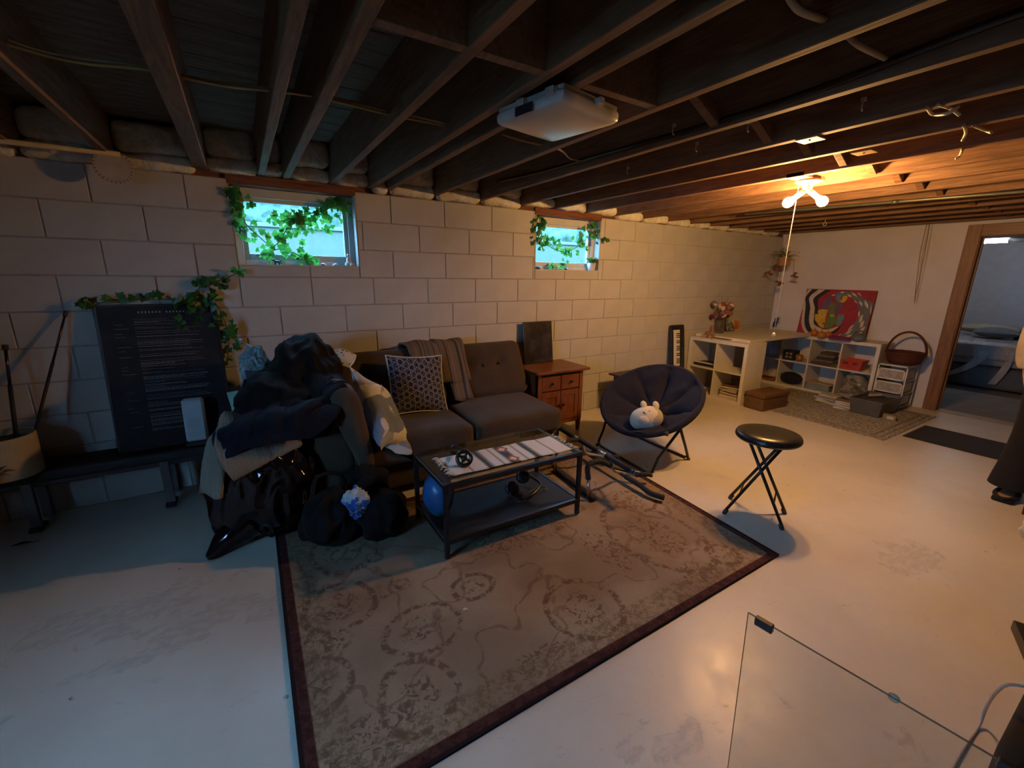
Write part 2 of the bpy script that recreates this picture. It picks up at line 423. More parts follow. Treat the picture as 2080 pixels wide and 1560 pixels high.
# ---- room behind the doorway
P2 = M('pale_lilac_wall', (.60, .60, .63), .8, var=.04)
CAR = fabric('grey_carpet', (.20, .19, .18), weave=300)
struct(MB().box(XR + .12, 10.2, -5.0, 1.2, -.15, .006).build('floor_bedroom', CAR))
struct(MB().box(10.2, 10.3, -5.0, 1.2, 0, 2.5).build('wall_bedroom_far', P2))
b = MB(); b.box(XR + .12, 10.2, 1.2, 1.3, 0, 2.5); b.box(XR + .12, 10.2, -5.1, -5.0, 0, 2.5); struct(b.build('wall_bedroom_sides', P2))
struct(MB().box(XR + .12, 10.3, -5.1, 1.3, 2.35, 2.45).build('ceiling_bedroom', M('pale_ceiling', (.55, .56, .6), .8)))
# ---- windows
FR = M('white_window_paint', (.52, .52, .50), .5, var=.06)
GL = thin_glass('window_glass')
def window(idx, a, e, s, top):
    f = MB(); wd = .045; y0, y1 = .085, .14
    f.box(a, a + wd, y0, y1, s, top); f.box(e - wd, e, y0, y1, s, top); f.box(a + wd, e - wd, y0, y1, s, s + .035); f.box(a + wd, e - wd, y0, y1, top - .06, top)
    w = struct(f.build('window_%d' % idx, FR, bevel=.004))
    g = MB(); y0, y1 = .1, .13; a1, e1, s1, t1 = a + wd, e - wd, s + .035, top - .06
    g.box(a1, a1 + .03, y0, y1, s1, t1); g.box(e1 - .03, e1, y0, y1, s1, t1); g.box(a1 + .03, e1 - .03, y0, y1, s1, s1 + .04); g.box(a1 + .03, e1 - .03, y0, y1, t1 - .025, t1)
    g.build('sash', FR, w, bevel=.003)
    MB().box(a1 + .03, e1 - .03, .114, .118, s1 + .04, t1 - .025).build('pane', GL, w)
    MB().box(a, e, .0, .085, s - .004, s + .003).build('sill', FR, w)
    r = MB(); r.box(a, a + .004, 0, .085, s, ZT); r.box(e - .004, e, 0, .085, s, ZT); r.build('reveal', FR, w)
    MB().box((a + e) / 2 - .03, (a + e) / 2 + .03, .088, .1, s + .045, s + .06).build('latch', M('dark_latch', (.05, .05, .05), .4), w)
    return w
window(1, *WIN[0], ZT - .03); window(2, *WIN[1], ZT - .03)
f = MB(); y0, y1, z0, z1 = W3
for (p, q, r0, r1) in ((y0, y0 + .05, z0, z1), (y1 - .05, y1, z0, z1), (y0, y1, z0, z0 + .05), (y0, y1, z1 - .05, z1), ((y0 + y1) / 2 - .02, (y0 + y1) / 2 + .02, z0, z1)): f.box(XL - .14, XL - .08, p, q, r0, r1)
w3 = struct(f.build('window_left_offscreen', FR)); MB().box(XL - .112, XL - .108, y0 + .05, y1 - .05, z0 + .05, z1 - .05).build('pane', GL, w3)
# ---- outside: lawn, light path and the neighbour's boarded house wall
struct(MB().box(-14, 16, .22, 7.0, 1.2, 1.3).build('ground_yard', M('wet_lawn', (.02, .05, .035), .9, var=.4)))
struct(MB().box(-14, XL - .2, -14, .22, .9, 1.0).build('ground_side', M('wet_lawn', (.02, .05, .035), .9)))
nb = thing('garden_wall', 'low pale garden wall with a blue green hedge behind, seen through the basement windows', 'wall', (0, 5.2, 1.3))
MB().box(-12, 14, 0, .3, 0, .88).build('footing', M('pale_render', (.034, .050, .036), .8, var=.08), nb)
MB().cbox(-12, 14, -.05, .34, .88, .95, .01).build('coping', M('pale_coping', (.045, .056, .04), .7), nb)
MB().grid(lambda u, v: (-12 + 26 * u, .5 - .25 * noise.noise(Vector((u * 60, v * 8, 0))) - .12 * noise.noise(Vector((u * 200, v * 24, 5))), .6 + 2.6 * v), 260, 26).build('hedge', M('blue_green_hedge', (.021, .058, .037), .8, var=.6, scale=7.0), nb, True)
tag(MB().tube([(-.35, 3.4, 1.3), (-.35, 3.4, 4.2)], .012, 8).build('garden_pole', M('dark_pole', (.01, .015, .015), .5)), 'thin dark pole standing in the yard outside the wider window', 'pole')
# ================================================================== LAMPS
POR = M('white_porcelain', (.75, .72, .66), .3, var=.03)
p = Vector((2.70, -1.94, ZJ))
lm = thing('bare_bulb_fixture', 'white porcelain lampholder on a joist with two lit bulbs on a forked adapter', 'lamp', p)
MB().lathe([(.02, 0), (.07, -.002), (.072, -.012), (.05, -.022), (.03, -.03), (.026, -.06), (.022, -.062)], n=24).build('lampholder', POR, lm, smooth=True, angle=40)
MB().box(-.17, .1, -.05, .05, -.002, .02).build('mount_board', JO, lm)
ax = Vector((.62, -.72, 0)).normalized()
fk = MB()
for s in (-1, 1): fk.tube([(0, 0, -.055), tuple(ax * s * .022 + Vector((0, 0, -.07))), tuple(ax * s * .058 + Vector((0, 0, -.1)))], [.017, .017, .016], 12)
fk.build('forked_adapter', POR, lm, smooth=True)
BM = emit('lit_bulb', BULB_C, BULB_E)
for s in (-1, 1):
    d = (ax * s * .75 + Vector((0, 0, -.6))).normalized(); m = frame(ax * s * .058 + Vector((0, 0, -.1)), d.cross(Vector((0, 0, 1))), d.cross(d.cross(Vector((0, 0, 1)))))
    z = m.to_3x3() @ Vector((0, 0, 1)); m = m if z.dot(d) > 0 else m @ Matrix.Rotation(PI, 4, 'X')
    MB().lathe([(.013, 0), (.016, .012), (.027, .03), (.031, .045), (.028, .062), (.016, .075), (.004, .079)], n=20, mat=m).build('bulb', BM, lm, smooth=True)
MB().tube([(-.045, .03, -.02), (-.05, .035, -.4), (-.06, .03, -.97)], .0022, 6).build('pull_cord', M('white_cord', (.8, .78, .72), .6), lm)
MB().lathe([(.002, 0), (.009, -.005), (.011, -.02), (.006, -.03)], c=(-.06, .03, -.965), n=12).build('cord_knob', POR, lm)
# ================================================================== RUGS
t = NT('ornate_carpet'); c = t.coord(); x, y, z = t.xyz(c)
wob = t.noise(c, 7.0, 4, .6); wx = x + (wob - .5) * .05; wy = y + (t.noise(t.scale3(c, (1, 1, 1.3)), 6.0, 4, .6) - .5) * .05
fine = t.noise(c, 34.0, 4, .7); fib = t.noise(c, 320.0, 2)
orn = None
for (px, py, r, e) in ((1185, 1238, .17, 1.0), (690, 1235, .15, 1.0), (860, 1280, .16, 1.25), (850, 1415, .13, .9), (1330, 1090, .24, .7), (1290, 1020, .13, 1.0), (640, 1400, .12, 1.0), (960, 1195, .10, 1.2), (1470, 1130, .08, 1.0), (700, 1120, .16, .8)):
    p = fl(px, py); dx = wx - p.x; dy = (wy - p.y) * e
    d = (dx * dx + dy * dy).sqrt()
    ring = t.sm((d - r).abs(), .020, .008) * t.sm(fine, .42, .56)
    fill = t.sm(d, r * .72, r * .45) * t.sm(t.noise(c, 26.0, 5, .7, 1.5), .52, .56)
    q = ring.max(fill)
    orn = q if orn is None else orn.max(q)
for (px, py, rx, ry) in ((1060, 1085, .36, .13), (1420, 1170, .12, .1), (1100, 1340, .2, .05), (790, 1200, .12, .05), (620, 1330, .18, .1), (1230, 1120, .1, .2), (760, 1510, .2, .1)):
    p = fl(px, py); d = (((wx - p.x) / rx) * ((wx - p.x) / rx) + ((wy - p.y) / ry) * ((wy - p.y) / ry)).sqrt()
    orn = orn.max(t.sm(d, 1.1, .8) * t.sm(t.noise(c, 24.0, 5, .72, 1.8), .52, .57))
scroll = t.sm((t.noise(c, 3.2, 2, .4) - .5).abs(), .016, .008) * t.sm(fine, .38, .5)
orn = orn.max(scroll * .6)
light = t.sm(t.noise(c, 2.2, 3), .4, .62)
col = t.mix(light, (.25, .18, .125), (.35, .265, .19))
col = t.mix(orn * .85, col, (.115, .062, .042))
col = t.mix(t.sm(fib, .3, .7) * .35, col, (.16, .12, .09))
# border bands measured from each edge
ed = (x + .455 - (y + 2.5) * .012).min(1.875 + (y + 2.517) * .095 - x).min(y + 2.53).min(-.93 - y)
band = t.sm(ed, .17, .15) * t.sm(t.noise(c, 45, 4, .7), .42, .6) * .7
col = t.mix(band, col, (.14, .10, .055))
col = t.mix(t.sm(ed, .055, .047), col, t.mix(t.sm(fine, .4, .6), (.040, .015, .014), (.075, .03, .026)))
col = t.mix(t.sm(ed, .017, .013), col, (.018, .012, .014))
t.setp(Base_Color=col, Roughness=.95); t.b.inputs['Specular IOR Level'].default_value = .1
t.bump(fib * .7 + fine * .4, .35, .006)
rug = MB().prism([(-.455, -2.53), (1.875, -2.515), (2.02, -.93), (-.435, -.93)], .011).build('area_rug', t.m)
tag(rug, 'large beige patterned area rug with maroon border lying under the black coffee table', 'rug')
t = NT('grey_kilim'); c = t.coord(); x, y, z = t.xyz(c)
ed = (x - 4.5).min(5.92 - x).min(y + 2.09).min(-.62 - y)
n = t.noise(t.scale3(c, (5, 14, 5)), 4.0, 5, .7, .6)
col = t.mix(t.sm(n, .42, .58), (.20, .18, .155), (.42, .39, .34))
bar = t.sm((ed - .11).abs(), .014, .009).max(t.sm((ed - .05).abs(), .01, .006))
col = t.mix(bar * .7, col, (.12, .105, .09)); t.setp(Base_Color=col, Roughness=.95); t.bump(t.noise(c, 250, 2), .3, .004)
r2 = MB().prism([(4.5, -2.09), (5.92, -2.09), (5.92, -.62), (4.5, -.62)], .007).build('small_rug', t.m)
tag(r2, 'faded grey patterned rug on the floor before the long white shelf', 'rug')
dm = thing('doormat', 'plain black rectangular mat on the floor before the doorway', 'mat', (5.12, -2.455, 0))
MB().cbox(-.3, .3, -.325, .325, 0, .008, .003).build('rubber_edge', M('black_rubber', (.02, .018, .016), .8), dm)
MB().cbox(-.28, .28, -.305, .305, .006, .012, .002).build('pile', fabric('black_pile', (.022, .02, .018), weave=240), dm)
# ================================================================== SOFA
SO = fabric('brown_corduroy', (.058, .040, .026), var=.2, weave=260, fold=.25, bump=.3, sheen=.12)
sf = thing('sofa', 'dark brown sofa with tufted back and one rolled arm against the block wall', 'sofa', (.75, -.5, 0))
MB().rbox((1.74, .78, .22), .03, Matrix.Translation((.79, -.47, .17)), 6).build('base', SO, sf, True, True)
def seat(x0, x1):
    return MB().rbox((x1 - x0, .70, .19), .055, Matrix.Translation(((x0 + x1) / 2, -.58, .345)), 12, bulge=.022,
                     fn=lambda p: p + Vector((0, 0, .006 * noise.noise(p * 6))))
seat(.02, .855).build('seat_cushion', SO, sf, True, True); seat(.862, 1.635).build('seat_cushion', SO, sf, True, True)
def back(x0, x1, tufts, lean=.22):
    m = frame(((x0 + x1) / 2, -.235, .645), (1, 0, 0), (0, lean, .44))
    def dent(p):
        for (u, v) in tufts:
            d2 = (p.x - u) ** 2 + (p.y - v) ** 2
            if p.z > 0: p = p - Vector((0, 0, .06 * math.exp(-d2 / .0035)))
        if p.z > 0 and tufts:
            p = p - Vector((0, 0, .016 * math.exp(-((p.y - tufts[0][1]) / .02) ** 2) * (1 if tufts[0][0] < p.x < tufts[-1][0] else 0)))
        return p
    o = MB().rbox((x1 - x0, .49, .17), .07, m, 22, bulge=.03, fn=dent).build('back_cushion', SO, sf, True, True)
    for (u, v) in tufts: MB().lathe([(.001, .075), (.012, .073), (.014, .066), (.012, .06)], c=(u, v, 0), n=10, mat=m).build('button', SO, o, True, True)
back(-.02, .90, [(-.2, .03), (0, .03), (.2, .03)]); back(.90, 1.665, [(-.17, .03), (-.02, .035), (.13, .04)])
MB().rbox((.24, .80, .60), .05, Matrix.Translation((-.075, -.52, .36)), 8).build('arm', SO, sf, True, True)
path = smooth_path([(-.02, -.14, .735), (-.025, -.5, .745), (-.015, -.86, .745), (.0, -.965, .69), (.04, -.985, .54), (.085, -.965, .36), (.105, -.95, .22)], 5)
rr = [.078 + .012 * math.sin(PI * i / len(path)) - max(0, (i - 14)) * .0032 for i in range(len(path))]
MB().tube(path, rr, 18).build('arm_roll', SO, sf, True, True)
for (lx, ly) in ((-.12, -.82), (1.6, -.82), (-.12, -.14), (1.6, -.14)):
    MB().lathe([(.018, 0), (.026, .07)], c=(lx, ly, 0), n=10).build('leg', M('dark_leg', (.03, .02, .015), .5), sf, False, True)
# ---- pillows
def pillow(b, m, hx, hy, th, n=22, wr=.0, seed=0, pinch=.16):
    def f(sgn):
        def g(u, v):
            a, c = u * 2 - 1, v * 2 - 1
            k = max(0, 1 - a * a) ** .55 * max(0, 1 - c * c) ** .55
            px = hx * a * (1 - pinch * (1 - c * c) * .5 * abs(a) ** 3); py = hy * c * (1 - pinch * (1 - a * a) * .5 * abs(c) ** 3)
            z = sgn * th * k
            if wr: z += wr * noise.noise(Vector((a * 3 + seed, c * 3, sgn))) * k
            return m @ Vector((px, py, z))
        return g
    b.grid(f(1), n, n)
    t0 = MB().grid(f(-1), n, n); b.add(t0.v, [q[::-1] for q in t0.f])
    return b
def piping(m, hx, hy, r=.006, pinch=.16):
    pts = []
    for k in range(64):
        s = k / 16; e = int(s); q = (s - e) * 2 - 1
        a, c = ((q, -1), (1, q), (-q, 1), (-1, -q))[e]
        pts.append(m @ Vector((hx * a * (1 - pinch * (1 - c * c) * .5 * abs(a) ** 3), hy * c * (1 - pinch * (1 - a * a) * .5 * abs(c) ** 3), 0)))
    return MB().tube(pts, r, 6, closed=True)
t = NT('navy_star_fabric'); c = t.coord('UV')
c = t.coord('Generated'); x, y, z = t.xyz(t.coord())
sx, sz = x * 27.0, z * 27.0
def lines(a): return ((sx * math.cos(a) + sz * math.sin(a)).fr() - .5).abs()
l = [lines(a) for a in (0.0, PI / 3, 2 * PI / 3)]; k = [lines(a) for a in (PI / 6, PI / 2, 5 * PI / 6)]
star = t.sm(l[0].min(l[1]).min(l[2]), .07, .045).max(t.sm(k[0].min(k[1]).min(k[2]), .05, .03) * .6)
t.setp(Base_Color=t.mix(star, (.007, .007, .022), (.22, .215, .25)), Roughness=.9); t.bump(t.noise(t.coord(), 400, 2), .2, .004)
NAVY = t.m
cw = [wl(775, 730, -.36), wl(885, 727, -.36), wl(905, 828, -.52), wl(812, 832, -.52)]
ctr = sum(cw, Vector()) / 4; m = frame(ctr + Vector((0, -.02, 0)), cw[1] - cw[0] + cw[2] - cw[3], cw[0] - cw[3] + cw[1] - cw[2])
np = thing('throw_pillow', 'navy square pillow with white star lattice and pale piping on the sofa', 'pillow', (.6, -.44, .42))
pillow(MB(), m, .215, .22, .075).build('cover', NAVY, np, True, True); piping(m, .217, .222).build('piping', fabric('pale_piping', (.5, .48, .42)), np, True, True)
t = NT('white_grey_leaf_print'); c = t.coord()
v = t.noise(t.scale3(c, (1.2, 1.2, 2.2)), 3.6, 1.0, .3, 1.2); v2 = t.noise(t.scale3(c, (2.0, 1.0, 1.5)), 2.4, 1.0, .3, .8)
col = t.mix(t.sm(v, .54, .555), (.62, .60, .57), (.30, .32, .34)); col = t.mix(t.sm(v2, .60, .612), col, (.17, .20, .25)); col = t.mix(t.sm(v2, .36, .345), col, (.45, .40, .34))
t.setp(Base_Color=col, Roughness=.9); t.bump(t.noise(c, 16, 4, .6, 1.5), .35, .012); WP = t.m
T, Bc = wl(737, 766, -.60), wl(798, 923, -.99); m = frame((T + Bc) / 2 + Vector((.025, 0, 0)), (T - Bc).cross(Vector((.80, -.52, .30))), T - Bc)
wp = MB(); pillow(wp, m, .22, .30, .085, wr=.03, seed=3, pinch=.5)
for p in wp.v:                       # resting on the seat cushion and folded over its front edge
    if p.x > .0 and p.y > -.94 and p.z < .462:
        if p.y + .94 < .462 - p.z: p.y = -.94
        else: p.z = .462
tag(wp.build('throw_pillow', WP, None, True), 'white pillow with grey abstract leaf print propped against the sofa arm', 'pillow')
# ---- striped throw over the sofa back
t = NT('striped_wool'); x, y, z = t.xyz(t.coord()); n = t.noise(t.coord(), 90, 2)
s = t.noise(t.vec(x * 1.0, 0.0, 0.0), 38.0, 2, .6); s2 = t.noise(t.vec(x * 1.0 + 3.0, 0.0, 0.0), 22.0, 2, .5)
col = t.mix(t.sm(s, .42, .5), (.045, .036, .03), (.17, .125, .09)); col = t.mix(t.sm(s2, .58, .62), col, (.035, .035, .04)); col = t.mix(t.sm(s2, .36, .33), col, (.10, .10, .09))
t.setp(Base_Color=t.mix(n * .3, col, (.12, .09, .07)), Roughness=1.0); t.bump(n, .4, .006); THR = t.m
th = thing('throw_blanket', 'brown and grey striped wool throw hung over the sofa back', 'blanket', (.85, -.2, .86))
PTH = [(-.035, .80), (-.045, .87), (-.075, .905), (-.13, .915), (-.19, .905), (-.235, .87), (-.31, .74), (-.37, .61), (-.43, .48), (-.45, .45)]
PTH = [(p.x, p.y) for p in smooth_path([(a, b, 0) for a, b in PTH], 4)]
def drape(x0, x1, zlow, rip, sd):
    def g(u, v):
        d = v * (.30 + (.86 - zlow) * 1.1); prev = None; yy, zz = PTH[-1]
        for (a, b) in zip(PTH[:-1], PTH[1:]):
            l_ = math.hypot(b[0] - a[0], b[1] - a[1])
            if d <= l_: yy, zz = a[0] + (b[0] - a[0]) * d / l_, a[1] + (b[1] - a[1]) * d / l_; break
            d -= l_
        w = rip * math.sin(u * 9 + sd) * min(1, v * 2)
        return (x0 + (x1 - x0) * u + .015 * math.sin(v * 5 + sd), yy - .012 + w, zz + .006 * math.sin(u * 7 + sd))
    return g
MB().grid(drape(.84, 1.09, .60, .010, 1), 24, 20, .012).build('fold', THR, th, True, True)
MB().grid(drape(.90, 1.06, .46, .006, 2), 16, 20, .008).build('under_fold', THR, th, True, True)
MB().grid(drape(.60, .86, .74, .014, 4), 24, 14, .014).build('fold', THR, th, True, True)
fr = MB()
for k in range(18):
    x0 = .60 + random.uniform(-.01, .04); z0 = .74 + random.random() * .14; yy = -.25 - (.86 - z0) * .5
    fr.tube([(x0 + .02, yy, z0), (x0 - .015, yy - .012, z0 - .015), (x0 - .02, yy - .02, z0 - .05)], .003, 4)
fr.build('fringe', THR, th, False, True)
# ================================================================== HEAP OVER THE SOFA ARM, BAGS
def ridge(p, f, s): return 1 - 2 * abs(noise.noise(p * f + Vector((s, s * 1.7, s * .3))))
def shell(fn, nu, nv, thick, amp=.0, f=6.0, seed=0):
    def g(u, v):
        p = Vector(fn(u, v)); k = amp * (.25 + .75 * 4 * v * (1 - v)) * (.3 + .7 * min(1, 6 * u * (1 - u))) * (ridge(p, f, seed) + .5 * ridge(p, f * 2.3, seed + 4))
        return p + Vector((k * .4, -k * .7, k * .7))
    return MB().grid(g, nu, nv, thick)
BLK = fabric('black_wool', (.0045, .004, .0045), weave=300, fold=.9, bump=.5, sheen=0.0)
NVY = fabric('navy_cotton', (.0045, .0045, .010), weave=350, fold=.9, bump=.5, sheen=0.0)
KN = NT('beige_knit'); c = KN.coord(); x, y, z = KN.xyz(c); wv = KN.wave(c, 42.0, 1.0, 'X'); n = KN.noise(c, 8, 4)
KN.setp(Base_Color=KN.mix(wv * .5 + n * .5, (.15, .125, .10), (.28, .24, .19)), Roughness=.95); KN.bump(wv, .6, .006); KN = KN.m
def clear_arm(o):                    # soft things lie round the sofa arm instead of through it
    for v in o.data.vertices:
        r = root_of(o); p = v.co + (r.location if r is not o else Vector())
        q = p.copy()
        if -.94 < q.y and -.2 < q.x < .06 and q.z < .665: q.x = -.203
        d = Vector((q.x + .02, 0, q.z - .745))
        if q.y > -.98 and d.length < .099: q = Vector((-.02, q.y, .745)) + (d.normalized() if d.length > 1e-4 else Vector((-.7, 0, .7))) * .099
        v.co += q - p
    return o
# black bin bag
t = NT('black_bin_liner'); c = t.coord(); h = t.noise(t.scale3(c, (1.0, 1.0, .6)), 6.0, 2, .4, 1.2)
t.setp(Base_Color=(.004, .004, .005), Roughness=.11); t.b.inputs['Specular IOR Level'].default_value = .4
t.bump(h, .45, .03); BIN = t.m
bb = thing('bin_bag', 'full shiny black bin bag standing at the end of the sofa', 'bag', (-.46, -.84, 0))
def lump(p):
    return p
MB().blob((-.455, -.83, .275), (.26, .21, .305), .16, 1.7, 3, 6, flat=-.275, fold=.20, ffreq=3.6, pw=.84).build('sack', BIN, bb, True, True); clear_arm(bb.children[-1])
MB().tube(smooth_path([(-.55, -.93, .12), (-.65, -.97, .07), (-.71, -1.0, .03), (-.75, -1.015, .012)], 5), [.10 - .0058 * i for i in range(16)], 14).build('tied_end', BIN, bb, True, True)
# knitted blanket on the bag
kb = thing('knit_blanket', 'beige ribbed knit blanket folded on the black bin bag', 'blanket', (-.45, -.85, .6))
def f(u, v):
    a = wl(432 + (612 - 432) * u, 915 - 25 * u, -1.0 + .1 * u); b = wl(455 + 165 * u, 845 + 5 * u, -.62); e = wl(470 + 135 * u, 972 - 75 * u, -1.045 + .10 * u)
    if v < .6: k = v / .6; return b.lerp(a, k) + Vector((0, 0, .03 * math.sin(k * PI)))
    k = (v - .6) / .4; return a.lerp(e, k) + Vector((0, -.03 * math.sin(k * PI), 0))
shell(f, 40, 40, .03, .012, 9, 2).build('fold', KN, kb, True, True)
def f(u, v):
    p = smooth_path([wl(470, 872, -.72), wl(430, 890, -.86), wl(415, 935, -.93), wl(408, 1002, -.95)], 8)
    i = v * (len(p) - 1); a = p[int(i)].lerp(p[min(int(i) + 1, len(p) - 1)], i % 1)
    return a + Vector((.012 + .085 * u, -.15 * u * (1 - .3 * v), .01 * math.sin(u * 6)))
shell(f, 22, 34, .022, .008, 9, 5).build('hanging_end', KN, kb, True, True)
# navy jacket over the knit
def f(u, v):
    p0 = smooth_path([wl(505, 770, -.42), wl(480, 850, -.62), wl(440, 893, -.90), wl(458, 938, -1.02)], 6); p1 = smooth_path([wl(690, 755, -.48), wl(676, 800, -.70), wl(690, 838, -1.02), wl(628, 885, -1.05)], 6)
    i = v * (len(p0) - 1); k = int(i); k2 = min(k + 1, len(p0) - 1)
    a = p0[k].lerp(p0[k2], i % 1); b = p1[k].lerp(p1[k2], i % 1)
    q = a.lerp(b, u); return q + Vector((0, -.03, .05)) * math.sin(u * PI) * (1 - .3 * v)
tag(clear_arm(shell(f, 60, 50, .035, .034, 7, 9).build('jacket', NVY, None, True)), 'navy cotton jacket spread over the knit blanket and bin bag', 'jacket')
# black coats heaped above the arm
bc = thing('coat_heap', 'black wool coat heaped high above the sofa arm', 'coat', (-.2, -.5, .75))
MB().blob((-.15, -.50, .79), (.20, .22, .245), .22, 2.2, 5, 5, fold=.16, ffreq=3.0).build('hood', BLK, bc, True, True)
MB().blob((-.27, -.60, .68), (.26, .27, .185), .24, 2.0, 8, 5, flat=-.065, fold=.18, ffreq=3.4).build('body', BLK, bc, True, True)
MB().tube(smooth_path([(-.10, -.55, .82), (-.11, -.72, .76), (-.12, -.88, .68), (-.16, -.97, .57)], 6), [.10, .1, .1, .1, .1, .1, .098, .095, .092, .09, .088, .085, .08, .078, .075, .072, .07, .066, .06], 14).build('sleeve', BLK, bc, True, True)
for k_ in bc.children: clear_arm(k_)
# printed cloth with white edging, clear bag, striped shirt, green folder
t = NT('printed_cotton'); c = t.coord(); v = t.voro(c, 34.0); x, y, z = t.xyz(c)
col = t.mix(t.sm(v, .3, .36), (.10, .11, .09), (.52, .47, .38)); col = t.mix(t.sm(x, .115, .117) * t.sm(x, .152, .15), col, (.45, .045, .02))
t.setp(Base_Color=col, Roughness=.9); PR = t.m
pc = thing('printed_bib', 'white edged printed cloth with red patch lying over the sofa back corner', 'cloth', (.12, -.36, .85))
def f(u, v): return wl(672, 714, -.30).lerp(wl(722, 718, -.30), u) * (1 - v) + wl(675, 752, -.42).lerp(wl(708, 742, -.44), u) * v + Vector((0, -.03 * math.sin(v * PI), .02 * math.sin(u * 4)))
MB().grid(f, 16, 16, .008).build('cloth', PR, pc, True, True)
ed = [Vector(f(u, v)) + Vector((0, -.008, .004)) for (u, v) in [(i / 10, 0) for i in range(11)] + [(1, i / 10) for i in range(1, 11)] + [(1 - i / 10, 1) for i in range(1, 11)]]
MB().tube(ed, .006, 6).build('edging', fabric('white_binding', (.6, .56, .48)), pc, True, True)
cl = MB().blob(wl(520, 745, -.34), (.075, .09, .11), .4, 2.2, 12, 4, fold=.5, ffreq=3.5)
tag(cl.build('clear_bag', M('pale_blue_plastic', (.30, .42, .46), .22, var=.25, scale=20, trans=.25), None, False), 'crumpled pale blue plastic bag wedged behind the coat heap', 'bag')
t = NT('striped_shirt_cotton'); x, y, z = t.xyz(t.coord()); s = ((x * 60.0).sin() * .5 + .5)
t.setp(Base_Color=t.mix(t.sm(s, .55, .7), (.05, .045, .06), (.27, .25, .27)), Roughness=.95); SH = t.m
def f(u, v): return wl(500, 752, -.42).lerp(wl(540, 760, -.52), u) * (1 - v) + wl(498, 815, -.46).lerp(wl(530, 812, -.60), u) * v
tag(shell(f, 20, 24, .02, .008, 12, 3).build('shirt', SH, None, True), 'striped shirt hanging from the heap below the plastic bag', 'shirt')
a, b2, c2, d2 = wl(466, 822, -.36), wl(483, 808, -.36), wl(498, 812, -.40), wl(470, 852, -.42)
m = frame((a + c2) / 2, b2 - a, a - d2)
gf = MB().obox(frame((-.545, -.40, .655), (.5, -.25, .1), (.06, .02, 1)), .07, .16, .02, .003)
tag(gf.build('folder', M('mint_plastic', (.25, .42, .33), .35)), 'mint green plastic folder poking out beside the jacket', 'folder')
# black tote bags on the rug
TB = fabric('black_nylon', (.005, .005, .0055), weave=420, fold=.8, bump=.5, rough=.9, sheen=0.0)
tb = thing('tote_bag', 'slumped black nylon tote bag with carrier bag on top, beside the bin bag', 'bag', (-.16, -1.19, .011))
MB().blob((-.155, -1.17, .15), (.145, .125, .165), .3, 1.9, 21, 5, flat=-.139, fold=.12, ffreq=3).build('sack', TB, tb, True, True)
MB().tube(smooth_path([(-.24, -1.12, .26), (-.2, -1.04, .34), (-.08, -1.03, .33), (-.06, -1.12, .26)], 6), .012, 8).build('handle', TB, tb, True, True)
tb = thing('tote_bag', 'slumped black nylon tote bag nearer the coffee table leg', 'bag', (.09, -1.2, .011))
MB().blob((.10, -1.215, .125), (.135, .15, .14), .3, 1.7, 26, 5, flat=-.114, fold=.12, ffreq=3).build('sack', TB, tb, True, True)
MB().blob((.06, -1.07, .19), (.13, .08, .18), .3, 1.9, 29, 5, flat=-.179, fold=.12, ffreq=3).build('back_pocket', TB, tb, True, True)
t = NT('blue_carrier_plastic'); c = t.coord(); z = t.xyz(c)[2]; v = t.noise(c, 14, 4, .6)
t.setp(Base_Color=t.mix(t.sm(v + z, .70, .76), (.015, .10, .42), (.45, .52, .58)), Roughness=.3); t.bump(v, .6, .01)
cb = MB().blob((-.04, -1.255, .245), (.062, .05, .075), .35, 2.4, 31, 4, fold=.45, ffreq=3.5)
tag(cb.build('carrier_bag', t.m, None, False), 'crumpled blue and white carrier bag on the black tote bags', 'bag')
# ================================================================== CABINET AND PICTURE
CH_ = wood('cherry_wood', (.215, .068, .022), (.115, .032, .012), grain=(1.5, 10, 10), scale=3.0, rough=.35)
CHV = wood('cherry_wood_upright', (.215, .068, .022), (.115, .032, .012), grain=(10, 10, 1.5), scale=3.0, rough=.35)
x0, x1, y0, y1 = 1.71, 2.225, -.455, -.06
cb = thing('side_cabinet', 'reddish brown side cabinet with two drawers and two doors beside the sofa', 'cabinet', ((x0 + x1) / 2, (y0 + y1) / 2, 0))
b = MB(); b.box(x0, x0 + .02, y0 + .012, y1, .1, .60); b.box(x1 - .02, x1, y0 + .012, y1, .1, .60); b.box(x0, x1, y0 + .012, y1, .1, .13); b.box(x0, x1, y1 - .012, y1, .1, .60); b.box(x0 + .02, x1 - .02, y0 + .02, y1, .41, .43)
b.box(x0 + .02, x1 - .02, y0 + .014, y0 + .03, .58, .60); b.build('carcass', CHV, cb, False, True)
MB().cbox(x0 - .035, x1 + .055, y0 - .04, y1 + .03, .60, .624, .006).build('top', CH_, cb, False, True)
for (lx, ly) in ((x0, y0), (x1 - .04, y0), (x0, y1 - .04), (x1 - .04, y1 - .04)):
    b = MB(); cx, cy = lx + .02, ly + .02
    b.add([(cx - .012, cy - .012, 0), (cx + .012, cy - .012, 0), (cx + .012, cy + .012, 0), (cx - .012, cy + .012, 0), (lx, ly, .14), (lx + .04, ly, .14), (lx + .04, ly + .04, .14), (lx, ly + .04, .14), (lx, ly, .6), (lx + .04, ly, .6), (lx + .04, ly + .04, .6), (lx, ly + .04, .6)],
          [(3, 2, 1, 0)] + [(r * 4 + k, r * 4 + (k + 1) % 4, r * 4 + 4 + (k + 1) % 4, r * 4 + 4 + k) for r in range(2) for k in range(4)] + [(8, 9, 10, 11)])
    b.build('leg', CHV, cb, False, True)
KNB = M('dark_bronze_knob', (.035, .022, .016), .35, .6)
mx = (x0 + x1) / 2
